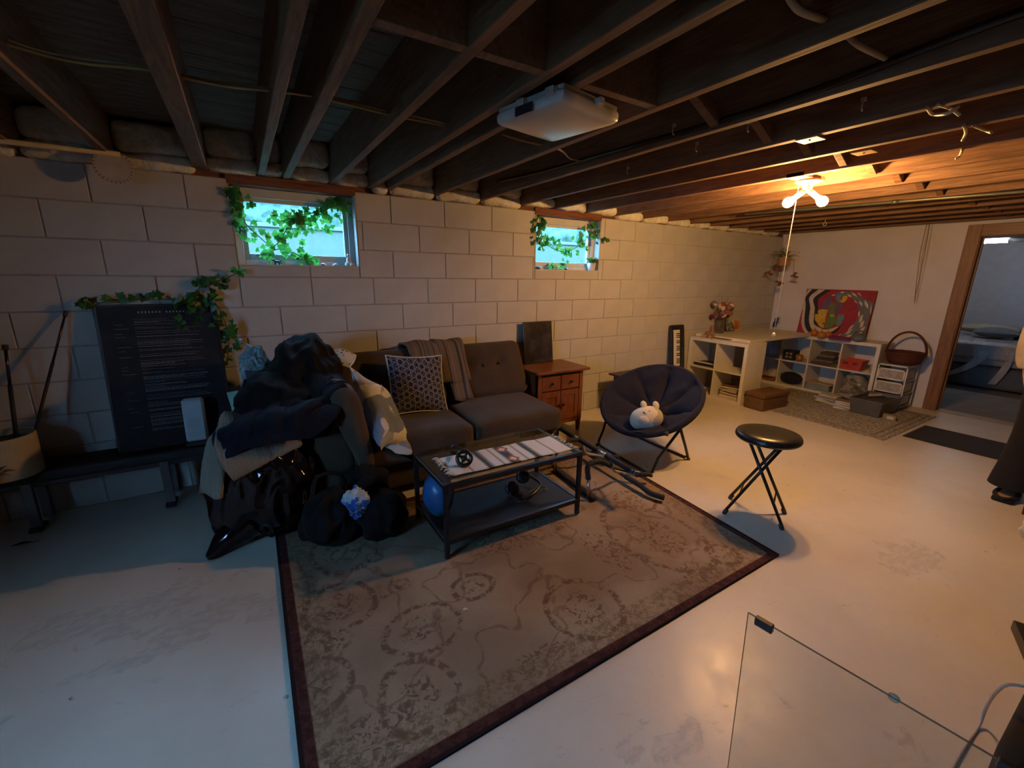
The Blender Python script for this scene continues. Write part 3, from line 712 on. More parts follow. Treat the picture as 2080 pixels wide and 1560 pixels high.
def knob(x, z, par): MB().lathe([(.004, 0), (.005, .012), (.013, .018), (.012, .026), (.004, .03)], n=14, mat=frame((x, y0 + .002, z), (1, 0, 0), (0, 0, 1)) @ Matrix.Translation((0, 0, 0))).build('knob', KNB, par, True, True)
for (a, e) in ((x0 + .044, mx - .003), (mx + .003, x1 - .044)):
    dr = MB().cbox(a, e, y0 + .002, y0 + .02, .435, .575, .004).build('drawer', CH_, cb, False, True); knob((a + e) / 2, .505, dr)
    d = MB(); d.box(a, a + .045, y0 + .002, y0 + .02, .14, .42); d.box(e - .045, e, y0 + .002, y0 + .02, .14, .42); d.box(a + .045, e - .045, y0 + .002, y0 + .02, .14, .19); d.box(a + .045, e - .045, y0 + .002, y0 + .02, .37, .42)
    dd = d.build('door', CHV, cb, False, True, bevel=.002); MB().box(a + .045, e - .045, y0 + .009, y0 + .016, .19, .37).build('panel', CHV, dd, False, True)
    knob(e - .02 if a < mx - .1 else a + .02, .29, dd)
MB().box(x0 + .04, x1 - .04, y0 + .004, y0 + .02, .1, .135).build('apron', CH_, cb, False, True)
t = NT('dark_photo_print'); c = t.coord(); x, y, z = t.xyz(c)
sc = t.noise(c, 22, 5, .7, 1.8); zz = t.sm((z - .76).abs(), .13, .05)
t.setp(Base_Color=t.mix(t.sm(sc, .60, .66) * zz, t.mix(t.sm(t.noise(c, 5, 3), .4, .7), (.016, .014, .014), (.05, .042, .04)), (.42, .40, .38)), Roughness=.25)
m = frame((1.96, -.075, .824), (1, .0, 0), (0, .05, .4))
pic = thing('framed_picture', 'dark framed picture with faint white marks leaning on the wall above the cabinet', 'picture', (1.96, -.07, .624))
MB().obox(m, .335, .40, .016, .003).build('frame', M('black_frame', (.014, .012, .012), .35), pic, False, True)
MB().obox(m @ Matrix.Translation((0, 0, .0088)), .318, .384, .001).build('print', t.m, pic, False, True)
# ================================================================== COFFEE TABLE
BM_ = M('black_steel', (.016, .016, .018), .4, .4, var=.1)
ct = thing('coffee_table', 'black metal coffee table with glass top and lower shelf on the area rug', 'table', (.75, -1.43, .011))
X0, X1, Y0, Y1, TZ = .305, 1.195, -1.665, -1.195, .435
sq = .024
for (lx, ly) in ((X0, Y0), (X1 - sq, Y0), (X0, Y1 - sq), (X1 - sq, Y1 - sq)):
    lg = MB().cbox(lx, lx + sq, ly, ly + sq, .017, TZ, .002).build('leg', BM_, ct, False, True)
    MB().lathe([(.009, 0), (.009, .008)], c=(lx + sq / 2, ly + sq / 2, .01), n=10).build('glide', M('white_glide', (.6, .6, .58), .4), lg, False, True)
fr = MB(); fr.box(X0 + sq, X1 - sq, Y0, Y0 + sq, TZ - .024, TZ); fr.box(X0 + sq, X1 - sq, Y1 - sq, Y1, TZ - .024, TZ); fr.box(X0, X0 + sq, Y0 + sq, Y1 - sq, TZ - .024, TZ); fr.box(X1 - sq, X1, Y0 + sq, Y1 - sq, TZ - .024, TZ)
fr.build('top_frame', BM_, ct, False, True, bevel=.002)
MB().box(X0 + .006, X1 - .006, Y0 + .006, Y1 - .006, TZ, TZ + .006).build('glass_top', thin_glass('smoked_glass', (.80, .79, .78)), ct, False, True)
sh = MB().box(X0 + .004, X1 - .004, Y0 + .004, Y1 - .004, .108, .122).build('shelf', M('black_laminate', (.009, .009, .0095), .7, var=.15), ct, False, True)
fr = MB(); fr.box(X0 + sq, X1 - sq, Y0, Y0 + .02, .1, .126); fr.box(X0 + sq, X1 - sq, Y1 - .02, Y1, .1, .126); fr.box(X0, X0 + .02, Y0 + sq, Y1 - sq, .1, .126); fr.box(X1 - .02, X1, Y0 + sq, Y1 - sq, .1, .126)
fr.build('shelf_frame', BM_, ct, False, True, bevel=.002)
# runner
RA, RB, RC, RD = fl(891, 932, .445), fl(1115, 886, .445), fl(1164, 914, .445), fl(922, 967, .445)
m = frame((RA + RD) / 2, ((RB + RC) - (RA + RD)), (RA - RD)); RL = ((RB + RC) / 2 - (RA + RD) / 2).length; RW = (RA - RD).length
rn = thing('table_runner', 'white woven table runner with dark zigzag stripes on the glass coffee table', 'runner', ((RA + RC) / 2).to_tuple())
t = NT('zigzag_weave'); c = t.coord()
A0 = (RA + RD) / 2 - (RA + RC) / 2; ux = (m.to_3x3() @ Vector((1, 0, 0))); uy = (m.to_3x3() @ Vector((0, 1, 0)))
x, y, z = t.xyz(c)
s = ((x - A0.x) * ux.x + (y - A0.y) * ux.y) / RL; q = ((x - A0.x) * uy.x + (y - A0.y) * uy.y)
zig = ((q * 55.0).fr() - .5).abs() * .04
col = t.mix(t.noise(c, 120, 2) * .35, (.62, .60, .57), (.5, .47, .43))
def stripe(col, at, wd, colr, z=1.0): return t.mix(t.sm((s + zig * z - at).abs(), wd, wd * .6), col, colr)
for at in (.30, .70): col = stripe(col, at, .034, (.035, .05, .045)); col = stripe(col, at + .02, .012, (.20, .22, .19))
for at in (.15, .40, .60, .85): col = stripe(col, at, .012, (.33, .27, .20), .4)
col = stripe(col, .5, .05, (.05, .055, .06), 1.2); dia = ((s - .5).abs() * 6.0 + ((q * 7.0).fr() - .5).abs())
col = t.mix(t.sm(dia, .36, .3), col, (.34, .10, .035)); col = t.mix(t.sm(dia, .2, .16), col, (.55, .52, .42))
t.setp(Base_Color=col, Roughness=.95); t.bump(t.noise(c, 500, 2), .3, .003)
MB().grid(lambda u, v: m @ Vector((RL * u, RW * (v - .5) + .004 * math.sin(u * 20), .002 + .0015 * math.sin(u * 31) * math.sin(v * 6))), 60, 12, .003).build('cloth', t.m, rn, True, True)
TS = fabric('white_tassel', (.55, .52, .46))
for e in (0, 1):
    for k in range(11):
        p = m @ Vector((RL * e, RW * (k / 10 - .5), .004)); d = ux * (-1 if e == 0 else 1)
        w_ = [p, p + d * .02 + uy * random.uniform(-.012, .012) + Vector((0, 0, .006)), p + d * random.uniform(.03, .045) + uy * random.uniform(-.02, .02) + Vector((0, 0, .002))]
        MB().tube(w_, [.0035, .005, .003], 5).build('tassel', TS, rn, True, True)
# ring gadget on the runner
GP = M('black_gadget_plastic', (.012, .012, .014), .3, var=.1)
gp = fl(943, 936, .475); g = thing('ring_gadget', 'small black round open framed gadget with flat strap on the table runner', 'gadget', (gp.x, gp.y, .446))
cc = Vector((gp.x, gp.y, .490)); vw = (Vector(CC) - cc).normalized(); u_ = vw.cross(Vector((0, 0, 1))).normalized(); v_ = u_.cross(vw)
MB().tube(arc(cc, .038, 0, 2 * PI, 26, u_, v_)[:-1], .0105, 8, closed=True).build('rim', GP, g, True, True)
sp = MB()
for k in range(4):
    a = k * PI / 2 + .5; e = cc + u_ * .035 * math.cos(a) + v_ * .035 * math.sin(a); sp.tube([cc - vw * .014, (cc - vw * .012 + e) / 2, e], [.011, .008, .007], 6)
sp.blob(cc - vw * .014, (.018, .018, .018), 0, 1, 0, 2); sp.build('spokes', GP, g, True, True)
st = smooth_path([cc + v_ * .036, fl(940, 915, .50), fl(925, 905, .47), fl(915, 911, .45)], 4)
MB().tube(st, .009, 6).build('strap', GP, g, True, True)
# headset on the lower shelf
hp = fl(1062, 985, .15); h = thing('headset', 'black headset with round earcup and loose cable on the table lower shelf', 'headset', (hp.x, hp.y, .134))
cc = fl(1062, 968, .20); vw = Vector((-.3, -.85, .35)).normalized(); u_ = vw.cross(Vector((0, 0, 1))).normalized(); v_ = u_.cross(vw)
MB().lathe([(.03, -.02), (.043, -.016), (.045, .004), (.036, .012), (.02, .006), (.002, .006)], n=24, mat=frame(cc, u_, v_)).build('earcup', GP, h, True, True)
c2 = fl(1040, 992, .165); MB().lathe([(.03, -.02), (.043, -.016), (.045, .004), (.036, .012), (.02, .006), (.002, .006)], n=24, mat=frame(c2, (0, .5, .85), (.8, -.3, 0))).build('earcup', GP, h, True, True)
MB().tube(smooth_path([c2, fl(1036, 1005, .15), fl(1052, 1015, .145), fl(1080, 1005, .15), fl(1098, 985, .165), fl(1085, 972, .18), cc + Vector((.03, .02, 0))], 6), .009, 8).build('headband', GP, h, True, True)
MB().tube(smooth_path([c2, fl(1035, 1000, .14), fl(1045, 1016, .14), fl(1065, 1018, .14), fl(1075, 1000, .14), fl(1100, 990, .14), fl(1112, 992, .14), fl(1105, 996, .14)], 6), .0035, 6).build('cable', M('grey_cable', (.05, .05, .055), .4), h, True, True)
MB().lathe([(.006, 0), (.012, .006), (.006, .014)], c=tuple(fl(1068, 990, .17)), n=12).build('badge', M('bright_metal', (.5, .5, .52), .25, 1.0), h, True, True)
# blue ball
bl = thing('exercise_ball', 'small half deflated blue ball on the lower shelf of the coffee table', 'ball', (.365, -1.40, .134))
MB().blob((.375, -1.40, .255), (.085, .105, .128), .06, 1.5, 4, 4, flat=-.118).build('skin', M('blue_vinyl', (.015, .10, .27), .35, var=.2), bl, True, True)
MB().lathe([(.008, 0), (.008, .006), (.002, .008)], c=(.36, -1.42, .378), n=10).build('plug', M('blue_plug', (.02, .14, .34), .4), bl, True, True)
# ================================================================== SAUCER CHAIR, PLUSH, PULL-UP BAR, STOOL
SC_ = fabric('navy_canvas', (.014, .0135, .024), weave=350, fold=1.3, bump=.6, sheen=.0)
ch = thing('saucer_chair', 'round dark padded saucer chair on black folding tube frame', 'chair', (2.34, -1.17, 0))
cc = Vector((2.34, -1.17, .48)); az, el, R_ = 3.37, 1.0, .395
nrm = Vector((math.cos(el) * math.cos(az), math.cos(el) * math.sin(az), math.sin(el))); u_ = Vector((0, 0, 1)).cross(nrm).normalized(); v_ = nrm.cross(u_)
def bowl(d, th):
    def g(u, v):
        a = 2 * PI * u; r = v
        sect = (a / (2 * PI) * 8) % 1
        puff = .046 * (math.sin(PI * sect) ** .5) * math.sin(PI * min(1, max(0, (r - .16) / .84))) ** .7 + .02 * math.sin(PI * min(1, r / .3)) * (r < .3)
        dep = -.205 * (1 - r * r) ** .9 + th * 1.0
        q = cc + u_ * math.cos(a) * R_ * r + v_ * math.sin(a) * R_ * r + nrm * (dep + (puff if th > 0 else -.0))
        return q + nrm * (.012 * noise.noise(q * 9) + .016 * (1 - 2 * abs(noise.noise(q * 7 + Vector((3, 1, 2))))) * (th > 0) * min(1, 4 * (1 - r)))
    return g
b = MB().grid(bowl(0, .02), 96, 24); lo = MB().grid(bowl(0, -.03), 96, 24); b.add(lo.v, [f[::-1] for f in lo.f])
b.build('padded_seat', SC_, ch, True, True)
TU = M('black_tube', (.013, .012, .012), .35, .3)
MB().tube(arc(cc, R_ + .004, 0, 2 * PI, 60, u_, v_)[:-1], .022, 10, closed=True).build('rim_sleeve', SC_, ch, True, True)
def rimp(a, k=1.03): return cc + u_ * math.cos(a) * R_ * k + v_ * math.sin(a) * R_ * k
# ring directions: u_ runs along the wall side; front legs rise to the rear of the rim, rear legs to the front
fa, fb = fl(1213, 905), fl(1322, 968); ra, rb = fl(1285, 885), fl(1398, 934)
fa.z = fb.z = ra.z = rb.z = .013
sl = sorted([rimp(0), rimp(PI)], key=lambda p: -p.y)
cen = Vector((2.34, -1.17, 0))
back_hi = [rimp(a) for a in (.30, PI - .30)]; back_hi.sort(key=lambda p: -p.y)
front_lo = [rimp(-.55), rimp(PI + .55)]; front_lo.sort(key=lambda p: -p.y)
MB().tube([back_hi[0], fa + Vector((.06, .0, .12)), fa + Vector((.012, 0, .02)), fa + Vector((.003, -.04, 0)), fb + Vector((.003, .04, 0)), fb + Vector((.012, 0, .02)), fb + Vector((.06, 0, .12)), back_hi[1]], .011, 8).build('front_leg_frame', TU, ch, True, True)
MB().tube([front_lo[0], ra + Vector((-.05, 0, .11)), ra + Vector((-.012, 0, .02)), ra + Vector((-.003, -.04, 0)), rb + Vector((-.003, .04, 0)), rb + Vector((-.012, 0, .02)), rb + Vector((-.06, 0, .12)), front_lo[1]], .011, 8).build('rear_leg_frame', TU, ch, True, True)
for (px, py, z) in ((1350, 884, .27), (1428, 790, .55), (1283, 757, .72)):
    q = min((rimp(2 * PI * k / 90) for k in range(90)), key=lambda p: (p - (Vector(CC) + ray(px, py).normalized() * (p - Vector(CC)).length)).length)
    MB().obox(frame(q, u_, v_), .05, .03, .035, .005).build('rim_bracket', M('grey_bracket', (.09, .09, .09), .4, .5), ch, False, True)
for p in (fa, fb, ra, rb): MB().lathe([(.014, 0), (.015, .012), (.01, .02)], c=(p.x, p.y, 0), n=10).build('foot_cap', M('rubber_cap', (.03, .03, .03), .7), ch, False, True)
# plush
PW = fabric('white_plush', (.58, .54, .46), var=.14, weave=180, bump=.6); PG = fabric('grey_cream_plush', (.36, .33, .26), var=.14, weave=180, bump=.6)
pp = Vector(CC) + (ray(1313, 850)) * ((cc - Vector(CC)).length / ray(1313, 850).length * .966)
pl = thing('plush_toy', 'round white plush animal with small ears sitting in the saucer chair', 'toy', pp)
rt = (Vector((1, -.62, 0))).normalized(); fw = Vector((-.62, -1, .55)).normalized(); up = fw.cross(rt).normalized() * -1
up = rt.cross(fw).normalized() * -1 if rt.cross(fw).z < 0 else rt.cross(fw).normalized()
m = Matrix(((rt.x, -fw.x, up.x, 0), (rt.y, -fw.y, up.y, 0), (rt.z, -fw.z, up.z, 0), (0, 0, 0, 1)))
mt = m @ Matrix.Rotation(-.22, 4, 'Y')
body = MB().blob((0, 0, 0), (.135, .095, .098), .03, 2, 2, 4, mat=mt)
for i, f in enumerate(body.f):
    q = m.inverted() @ (sum((body.v[k] for k in f), Vector()) / len(f)); body.mi[i] = 1 if (q.x > .045 + .02 * math.sin(q.z * 40)) else 0
body.build('body', [PW, PG], pl, True)
for (ex, ey) in ((.0, .085), (.095, .062)):
    MB().blob(mt @ Vector((ex, -.02, ey + .022)), (.026, .014, .036), 0, 1, 0, 3, mat=mt).build('ear', PW, pl, True)
for ex in (-.005, .04): MB().blob(mt @ Vector((ex - .03, -.083, .046)), (.007, .005, .006), 0, 1, 0, 2, mat=mt).build('eye', M('black_bead', (.01, .01, .01), .2), pl, True)
MB().blob(mt @ Vector((-.03, -.091, .034)), (.008, .005, .004), 0, 1, 0, 2, mat=mt).build('nose', MATS['black_bead'], pl, True)
MB().blob(mt @ Vector((-.045, -.06, -.012)), (.05, .045, .045), 0, 1, 0, 3, mat=mt).build('belly_patch', fabric('pale_plush', (.60, .55, .48), weave=180, bump=.6), pl, True)
# pull-up bar
FO = M('black_foam', (.016, .015, .015), .85, var=.2, bump=.3, bscale=200); SI = M('brushed_silver', (.50, .50, .52), .35, .9); GY = M('grey_plastic_tube', (.33, .32, .28), .4)
pu = thing('pull_up_bar', 'black foam and silver doorway pull up bar lying on the rug', 'exercise bar', (1.6, -1.4, .011))
A0, A1 = fl(1137, 870, .24), fl(1294, 963, .24); B0, B1 = fl(1180, 912, .075), fl(1341, 1011, .055)
def seg(p, q, cuts, r, nm='bar'):
    for k, (a, e, mt) in enumerate(cuts):
        MB().tube([p.lerp(q, a), p.lerp(q, e)], r + (.004 if mt is FO else -.001), 12).build('foam_grip' if mt is FO else 'bar_sleeve', mt, pu, True, True)
seg(A0, A1, [(0, .22, FO), (.22, .30, SI), (.30, .56, FO), (.56, .66, SI), (.66, .92, FO), (.92, 1, M('black_cap', (.02, .02, .02), .3))], .015)
Bm = B0.lerp(B1, .8)
seg(B0, B1, [(0, .34, FO), (.34, .46, SI), (.46, .62, M('black_cap')), (.62, .82, FO)], .015)
MB().tube(smooth_path([B0.lerp(B1, .8), B0.lerp(B1, .9) + Vector((0, 0, -.01)), B1 + Vector((.04, .0, -.012))], 5), .019, 12).build('foam_grip', FO, pu, True, True)
for k in (.34, .72):
    a = A0.lerp(A1, k); b = B0.lerp(B1, max(0, k - .22) + .1)
    MB().tube(smooth_path([a, a.lerp(b, .45) + Vector((-.03, 0, -.02)), b + Vector((-.01, .02, .02)), b + Vector((.06, -.05, .012))], 6), .012, 10).build('bracket', GY, pu, True, True)
    MB().tube([b + Vector((.06, -.05, .012)), b + Vector((.15, -.11, .02))], .017, 12).build('end_grip', FO, pu, True, True)
C0, C1 = fl(1132, 956, .03), fl(1200, 1009, .03)
MB().obox(frame((C0 + C1) / 2, C1 - C0, (C1 - C0).cross(Vector((0, 0, 1)))), (C1 - C0).length + .08, .035, .03, .005).build('door_pad', FO, pu, False, True)
f1 = C1 + Vector((-.02, 0, 0)); tp = fl(1195, 945, .25); j = fl(1240, 946, .20)
MB().tube([f1, f1.lerp(tp, .6)], .012, 10).build('upright', SI, pu, True, True)
MB().tube(smooth_path([f1.lerp(tp, .58), tp, tp.lerp(j, .5) + Vector((0, 0, .03)), j], 6), .018, 12).build('curved_grip', FO, pu, True, True)
f0 = C0 + Vector((-.02, 0, 0)); q0 = fl(1130, 920, .2)
MB().tube([f0, q0], .012, 10).build('upright', SI, pu, True, True)
MB().tube(smooth_path([q0, q0.lerp(A0.lerp(A1, .3), .5) + Vector((0, 0, .04)), A0.lerp(A1, .3)], 6), .017, 12).build('curved_grip', FO, pu, True, True)
MB().tube([A1, j.lerp(B0.lerp(B1, .5), .3), j], .010, 8).build('link_tube', M('black_cap'), pu, True, True)
# folding stool
st = thing('folding_stool', 'round black vinyl folding stool with crossed tube legs beside the rug corner', 'stool', (2.17, -2.215, 0))
MB().lathe([(.02, .512), (.168, .512), (.176, .52), (.178, .54), (.170, .553), (.13, .561), (.04, .563), (.0, .563)], c=(2.17, -2.215, 0), n=40, cap1=False).build('seat', M('black_vinyl', (.016, .014, .013), .3, var=.15, bump=.08, bscale=300), st, True, True)
MB().lathe([(.1765, .522), (.1795, .528), (.1765, .534)], c=(2.17, -2.215, 0), n=40, cap0=False, cap1=False).build('seat_piping', M('black_piping', (.01, .01, .012), .2), st, True, True)
F1, F2, F3, F4 = fl(1470, 1043), fl(1589, 1076), fl(1482, 1012), fl(1594, 1044)
tc = Vector((2.17, -2.215, .512)); sd = ((F2 + F4) - (F1 + F3)).normalized(); pr_ = (F3 - F1).normalized()
def leg(f, t_):
    MB().tube([f + Vector((0, 0, .012)), t_], .0095, 8).build('leg', TU, st, True, True)
    MB().tube([f, f.lerp(t_, .06)], .0125, 8).build('foot_tip', MATS['rubber_cap'], st, True, True)
T1, T3 = tc + sd * .09 - pr_ * .055, tc + sd * .09 + pr_ * .055; T2, T4 = tc - sd * .09 - pr_ * .085, tc - sd * .09 + pr_ * .085
leg(F1, T1); leg(F3, T3); leg(F2, T2); leg(F4, T4)
for (a, b, ta, tb) in ((F1, F3, T1, T3), (F2, F4, T2, T4)):
    MB().tube([a.lerp(ta, .27), b.lerp(tb, .27)], .005, 6).build('stretcher', TU, st, True, True)
MB().tube([F1.lerp(T1, .62), F4.lerp(T4, .60)], .006, 6).build('pivot', TU, st, True, True)
# ================================================================== FAR CORNER: SIDE TABLE, PIANO, SHELVES
DW = wood('dark_walnut', (.075, .04, .022), (.035, .018, .01), grain=(1.5, 10, 10), rough=.4)
tb = thing('side_table', 'small dark brown wooden side table by the wall behind the saucer chair', 'table', (3.19, -.41, 0))
MB().cbox(2.83, 3.55, -.65, -.17, .425, .445, .004).build('top', DW, tb, False, True)
for (lx, ly) in ((2.87, -.61), (3.47, -.61), (2.87, -.25), (3.47, -.25)): MB().cbox(lx, lx + .04, ly, ly + .04, 0, .425, .003).build('leg', DW, tb, False, True)
MB().box(2.88, 3.5, -.24, -.22, .36, .425).build('apron', DW, tb, False, True); MB().box(2.88, 2.9, -.6, -.22, .36, .425).build('apron', DW, tb, False, True)
MB().box(2.87, 3.5, -.6, -.22, .1, .115).build('shelf', DW, tb, False, True)
# keyboard standing on end
pk = thing('electric_piano', 'black electric piano keyboard standing on end against the wall beside the white shelf', 'piano', (4.04, -.1, 0))
m = frame((4.04, -.155, 0), (1, -.05, 0), (0, .12, .89))
BK = M('black_piano_plastic', (.012, .012, .013), .35)
MB().rbox((.24, .90, .05), .02, m @ Matrix.Translation((0, .45, 0)), 6).build('body', BK, pk, True, True, angle=40)
WK = M('ivory_key', (.70, .66, .58), .3, var=.03); n = 36; x0 = -.085
kl = .80 / n; k0 = None
for k in range(n):
    if k0 is None: k0 = MB().obox(m @ Matrix.Translation((x0 + .0525, .05, .026)), .105, kl - .0016, .01, .001).build('white_key', WK, pk, False, True); base = m @ Vector((0, 0, 0)); o = k0
    else: o = clone(k0, pk)
    o.location = (m.to_3x3() @ Vector((0, kl * k, 0)))
bk = None
for k in range(n - 1):
    if k % 7 in (2, 6): continue
    if bk is None: bk = MB().obox(m @ Matrix.Translation((x0 + .075, .05, .033)), .06, kl * .5, .012, .002).build('black_key', BK, pk, False, True); o = bk
    else: o = clone(bk, pk)
    o.location = (m.to_3x3() @ Vector((0, kl * (k + .5), 0)))
MB().obox(m @ Matrix.Translation((.07, .45, .026)), .06, .34, .004).build('control_panel', M('dark_panel', (.03, .03, .032), .3), pk, False, True)
MB().lathe([(.008, 0), (.008, .012)], n=12, mat=m @ Matrix.Translation((.08, .38, .028))).build('volume_knob', M('bright_metal'), pk, False, True)
# ---- cube shelves
WL = M('white_laminate', (.62, .59, .54), .4, var=.03)
def cube_shelf(name, label, loc, nw, L, H, Dp, rz):
    """length along local x, opening toward local -y"""
    s = thing(name, label, 'shelf', loc, rz)
    T_, t_ = .04, .016
    MB().cbox(0, L, 0, Dp, H - T_, H, .002).build('top_board', WL, s); MB().cbox(0, L, 0, Dp, 0, T_, .002).build('bottom_board', WL, s)
    for x in (0, L - T_): MB().cbox(x, x + T_, 0, Dp, T_, H - T_, .002).build('end_panel', WL, s)
    MB().box(T_, L - T_, 0, Dp, H / 2 - t_ / 2, H / 2 + t_ / 2).build('middle_board', WL, s)
    w_ = (L - 2 * T_ - (nw - 1) * t_) / nw
    for k in range(1, nw):
        x = T_ + k * w_ + (k - 1) * t_
        for (a, e) in ((T_, H / 2 - t_ / 2), (H / 2 + t_ / 2, H - T_)): MB().box(x, x + t_, 0, Dp, a, e).build('divider', WL, s)
    return s
# short one: end panel toward the room, openings toward -X
cube_shelf('cube_shelf', 'short white two by two cube shelf standing out from the block wall', (4.36, -.012, 0), 2, .765, .73, .38, -PI / 2)
cube_shelf('cube_shelf', 'long white four by two cube shelf along the end wall under the painting', (5.82, -.03, 0), 4, 1.47, .73, .38, -PI / 2)
dk = thing('desk_top', 'white desk board bridging the short and the long cube shelf', 'desk', (5.0, -.4, .73))
MB().prism([(4.47, -.03), (4.45, -.74), (5.845, -.74), (5.845, -.03)], .034, Matrix.Translation((0, 0, .731))).build('board', WL, dk, False, True, bevel=.003)
MB().box(4.448, 4.452, -.74, -.03, .733, .763).build('edge_band', M('pale_edge_band', (.66, .61, .52), .4), dk, False, True)
# ---- things on the short shelf and desk
PT = M('tan_wood', (.30, .15, .07), .5, var=.2)
wb = thing('wooden_letter', 'small tan wooden letter A standing on the short white shelf', 'ornament', (4.42, -.20, .731))
for (a, e) in (((0, -.02, 0), (0, -.055, .15)), ((0, -.10, 0), (0, -.065, .16))):
    a, e = Vector(a), Vector(e); MB().obox(frame((a + e) / 2 + Vector((0, 0, .002)), e - a, (1, 0, 0)), (e - a).length, .03, .022, .003).build('slat', PT, wb)
MB().cbox(-.02, .02, .01, .06, 0, .035, .004).build('foot_block', M('pale_wood_block', (.42, .32, .22), .6), wb)
MB().obox(frame((0, .02, .05), (0, -.04, .05), (1, 0, 0)), .08, .025, .018, .002).build('cross_slat', PT, wb)
p = fl(1457, 684, .735)
bk_ = thing('black_notebook', 'black covered notebook lying on the short white shelf', 'book', (4.404, -.42, .731), 0)
MB().cbox(-.04, .04, -.1, .1, 0, .014, .002).build('pages', M('paper_white', (.55, .52, .47), .8), bk_); MB().cbox(-.041, .041, -.102, .102, .014, .018, .001).build('cover', M('black_cover', (.016, .014, .014), .4), bk_)
p = Vector((4.75, -.15, .765))
vs = thing('flower_vase', 'clear glass vase of dried red and cream flowers on the desk board', 'vase', (p.x, p.y, .765))
MB().lathe([(.052, 0), (.058, .01), (.05, .03), (.058, .06), (.05, .11), (.042, .15), (.046, .19), (.042, .19), (.038, .15), (.046, .11), (.052, .06), (.045, .03), (.0, .02)], n=12, cap1=False).build('glass', M('ribbed_glass', (.30, .27, .20), .08, var=.2, scale=30, trans=.75), vs, True)
GS = M('dry_stem', (.16, .13, .07), .8)
fc = [M('dry_red', (.22, .05, .035), .9), M('dry_cream', (.55, .42, .26), .9), M('dry_maroon', (.09, .015, .025), .9), M('dry_mauve', (.17, .10, .13), .9), M('dry_rust', (.30, .10, .04), .9)]
for k in range(46):
    a = random.uniform(0, 2 * PI); r = random.uniform(.01, .11); h_ = random.uniform(.22, .40) - r * .25
    e = Vector((r * math.cos(a), r * math.sin(a), h_))
    s_ = MB().tube([(0, 0, .04), (e.x * .25, e.y * .25, .19), e], [.002, .002, .0015], 4).build('stem', GS, vs)
    MB().blob(e, (random.uniform(.018, .036),) * 3, .5, 3, k, 2, fold=.4).build('flower', fc[k % 5], vs)
for k in range(7):
    a = random.uniform(0, 2 * PI); e = Vector((.06 * math.cos(a), .06 * math.sin(a), random.uniform(.42, .52)))
    MB().tube([(0, 0, .1), (e.x * .4, e.y * .4, .28), e], [.002, .0025, .001], 4).build('grass_stem', GS, vs)
def leaning_card(name, label, cat, px0, px1, z0, h, Y, mats, ln=.03):
    a, b = wl(px0[0], px0[1], Y), wl(px1[0], px1[1], Y); w_ = (b - a).length
    o = thing(name, label, cat, ((a.x + b.x) / 2, Y, z0)); mm = frame((0, 0, h / 2), (1, 0, 0), (0, ln, h))
    MB().obox(mm, w_, h, .012, .001).build('frame', mats[0], o); MB().obox(mm @ Matrix.Translation((0, 0, .0065)), w_ * .86, h * .86, .001).build('print', mats[1], o)
def blotch(nm, cols, scale=30):
    t = NT(nm); c = t.coord(); v = t.noise(c, scale, 3, .6, 1.0); col = cols[0]
    for k, q in enumerate(cols[1:]): col = t.mix(t.sm(v, .42 + .1 * k, .45 + .1 * k), col, q)
    t.setp(Base_Color=col, Roughness=.4); return t.m
leaning_card('photo_frame', 'small dark framed photo propped on the desk board beside the vase', 'photo', (1474, 660), (1490, 660), .765, .10, -.09, (M('black_frame'), blotch('grey_photo', [(.04, .04, .05), (.16, .16, .17), (.3, .3, .28)])))
leaning_card('greeting_card', 'orange and yellow picture card propped on the desk board', 'card', (1489, 655), (1503, 655), .765, .145, -.075, (M('paper_white'), blotch('orange_print', [(.40, .03, .02), (.50, .18, .02), (.55, .36, .05), (.05, .2, .12)], 18)))
p = fl(1573, 664, .766); bt = thing('blue_bottle', 'small cobalt blue glass bottle on the desk board by the corner', 'bottle', (p.x, p.y, .765))
MB().lathe([(.024, 0), (.026, .01), (.026, .06), (.012, .085), (.01, .105)], n=16).build('glass', M('cobalt_glass', (.01, .012, .09), .1), bt, True); MB().lathe([(.012, .105), (.012, .125)], n=12).build('cap', M('black_cap'), bt)
ot = thing('wall_outlet', 'small cream wall outlet plate in the corner above the desk', 'outlet', (6.228, -.1, .86)); MB().cbox(-.006, 0, -.035, .035, -.055, .055, .002).build('plate', M('cream_plate', (.45, .41, .33), .4), ot); MB().box(-.009, -.005, -.016, .016, -.04, .04).build('socket', M('dark_socket', (.1, .09, .07), .5), ot)
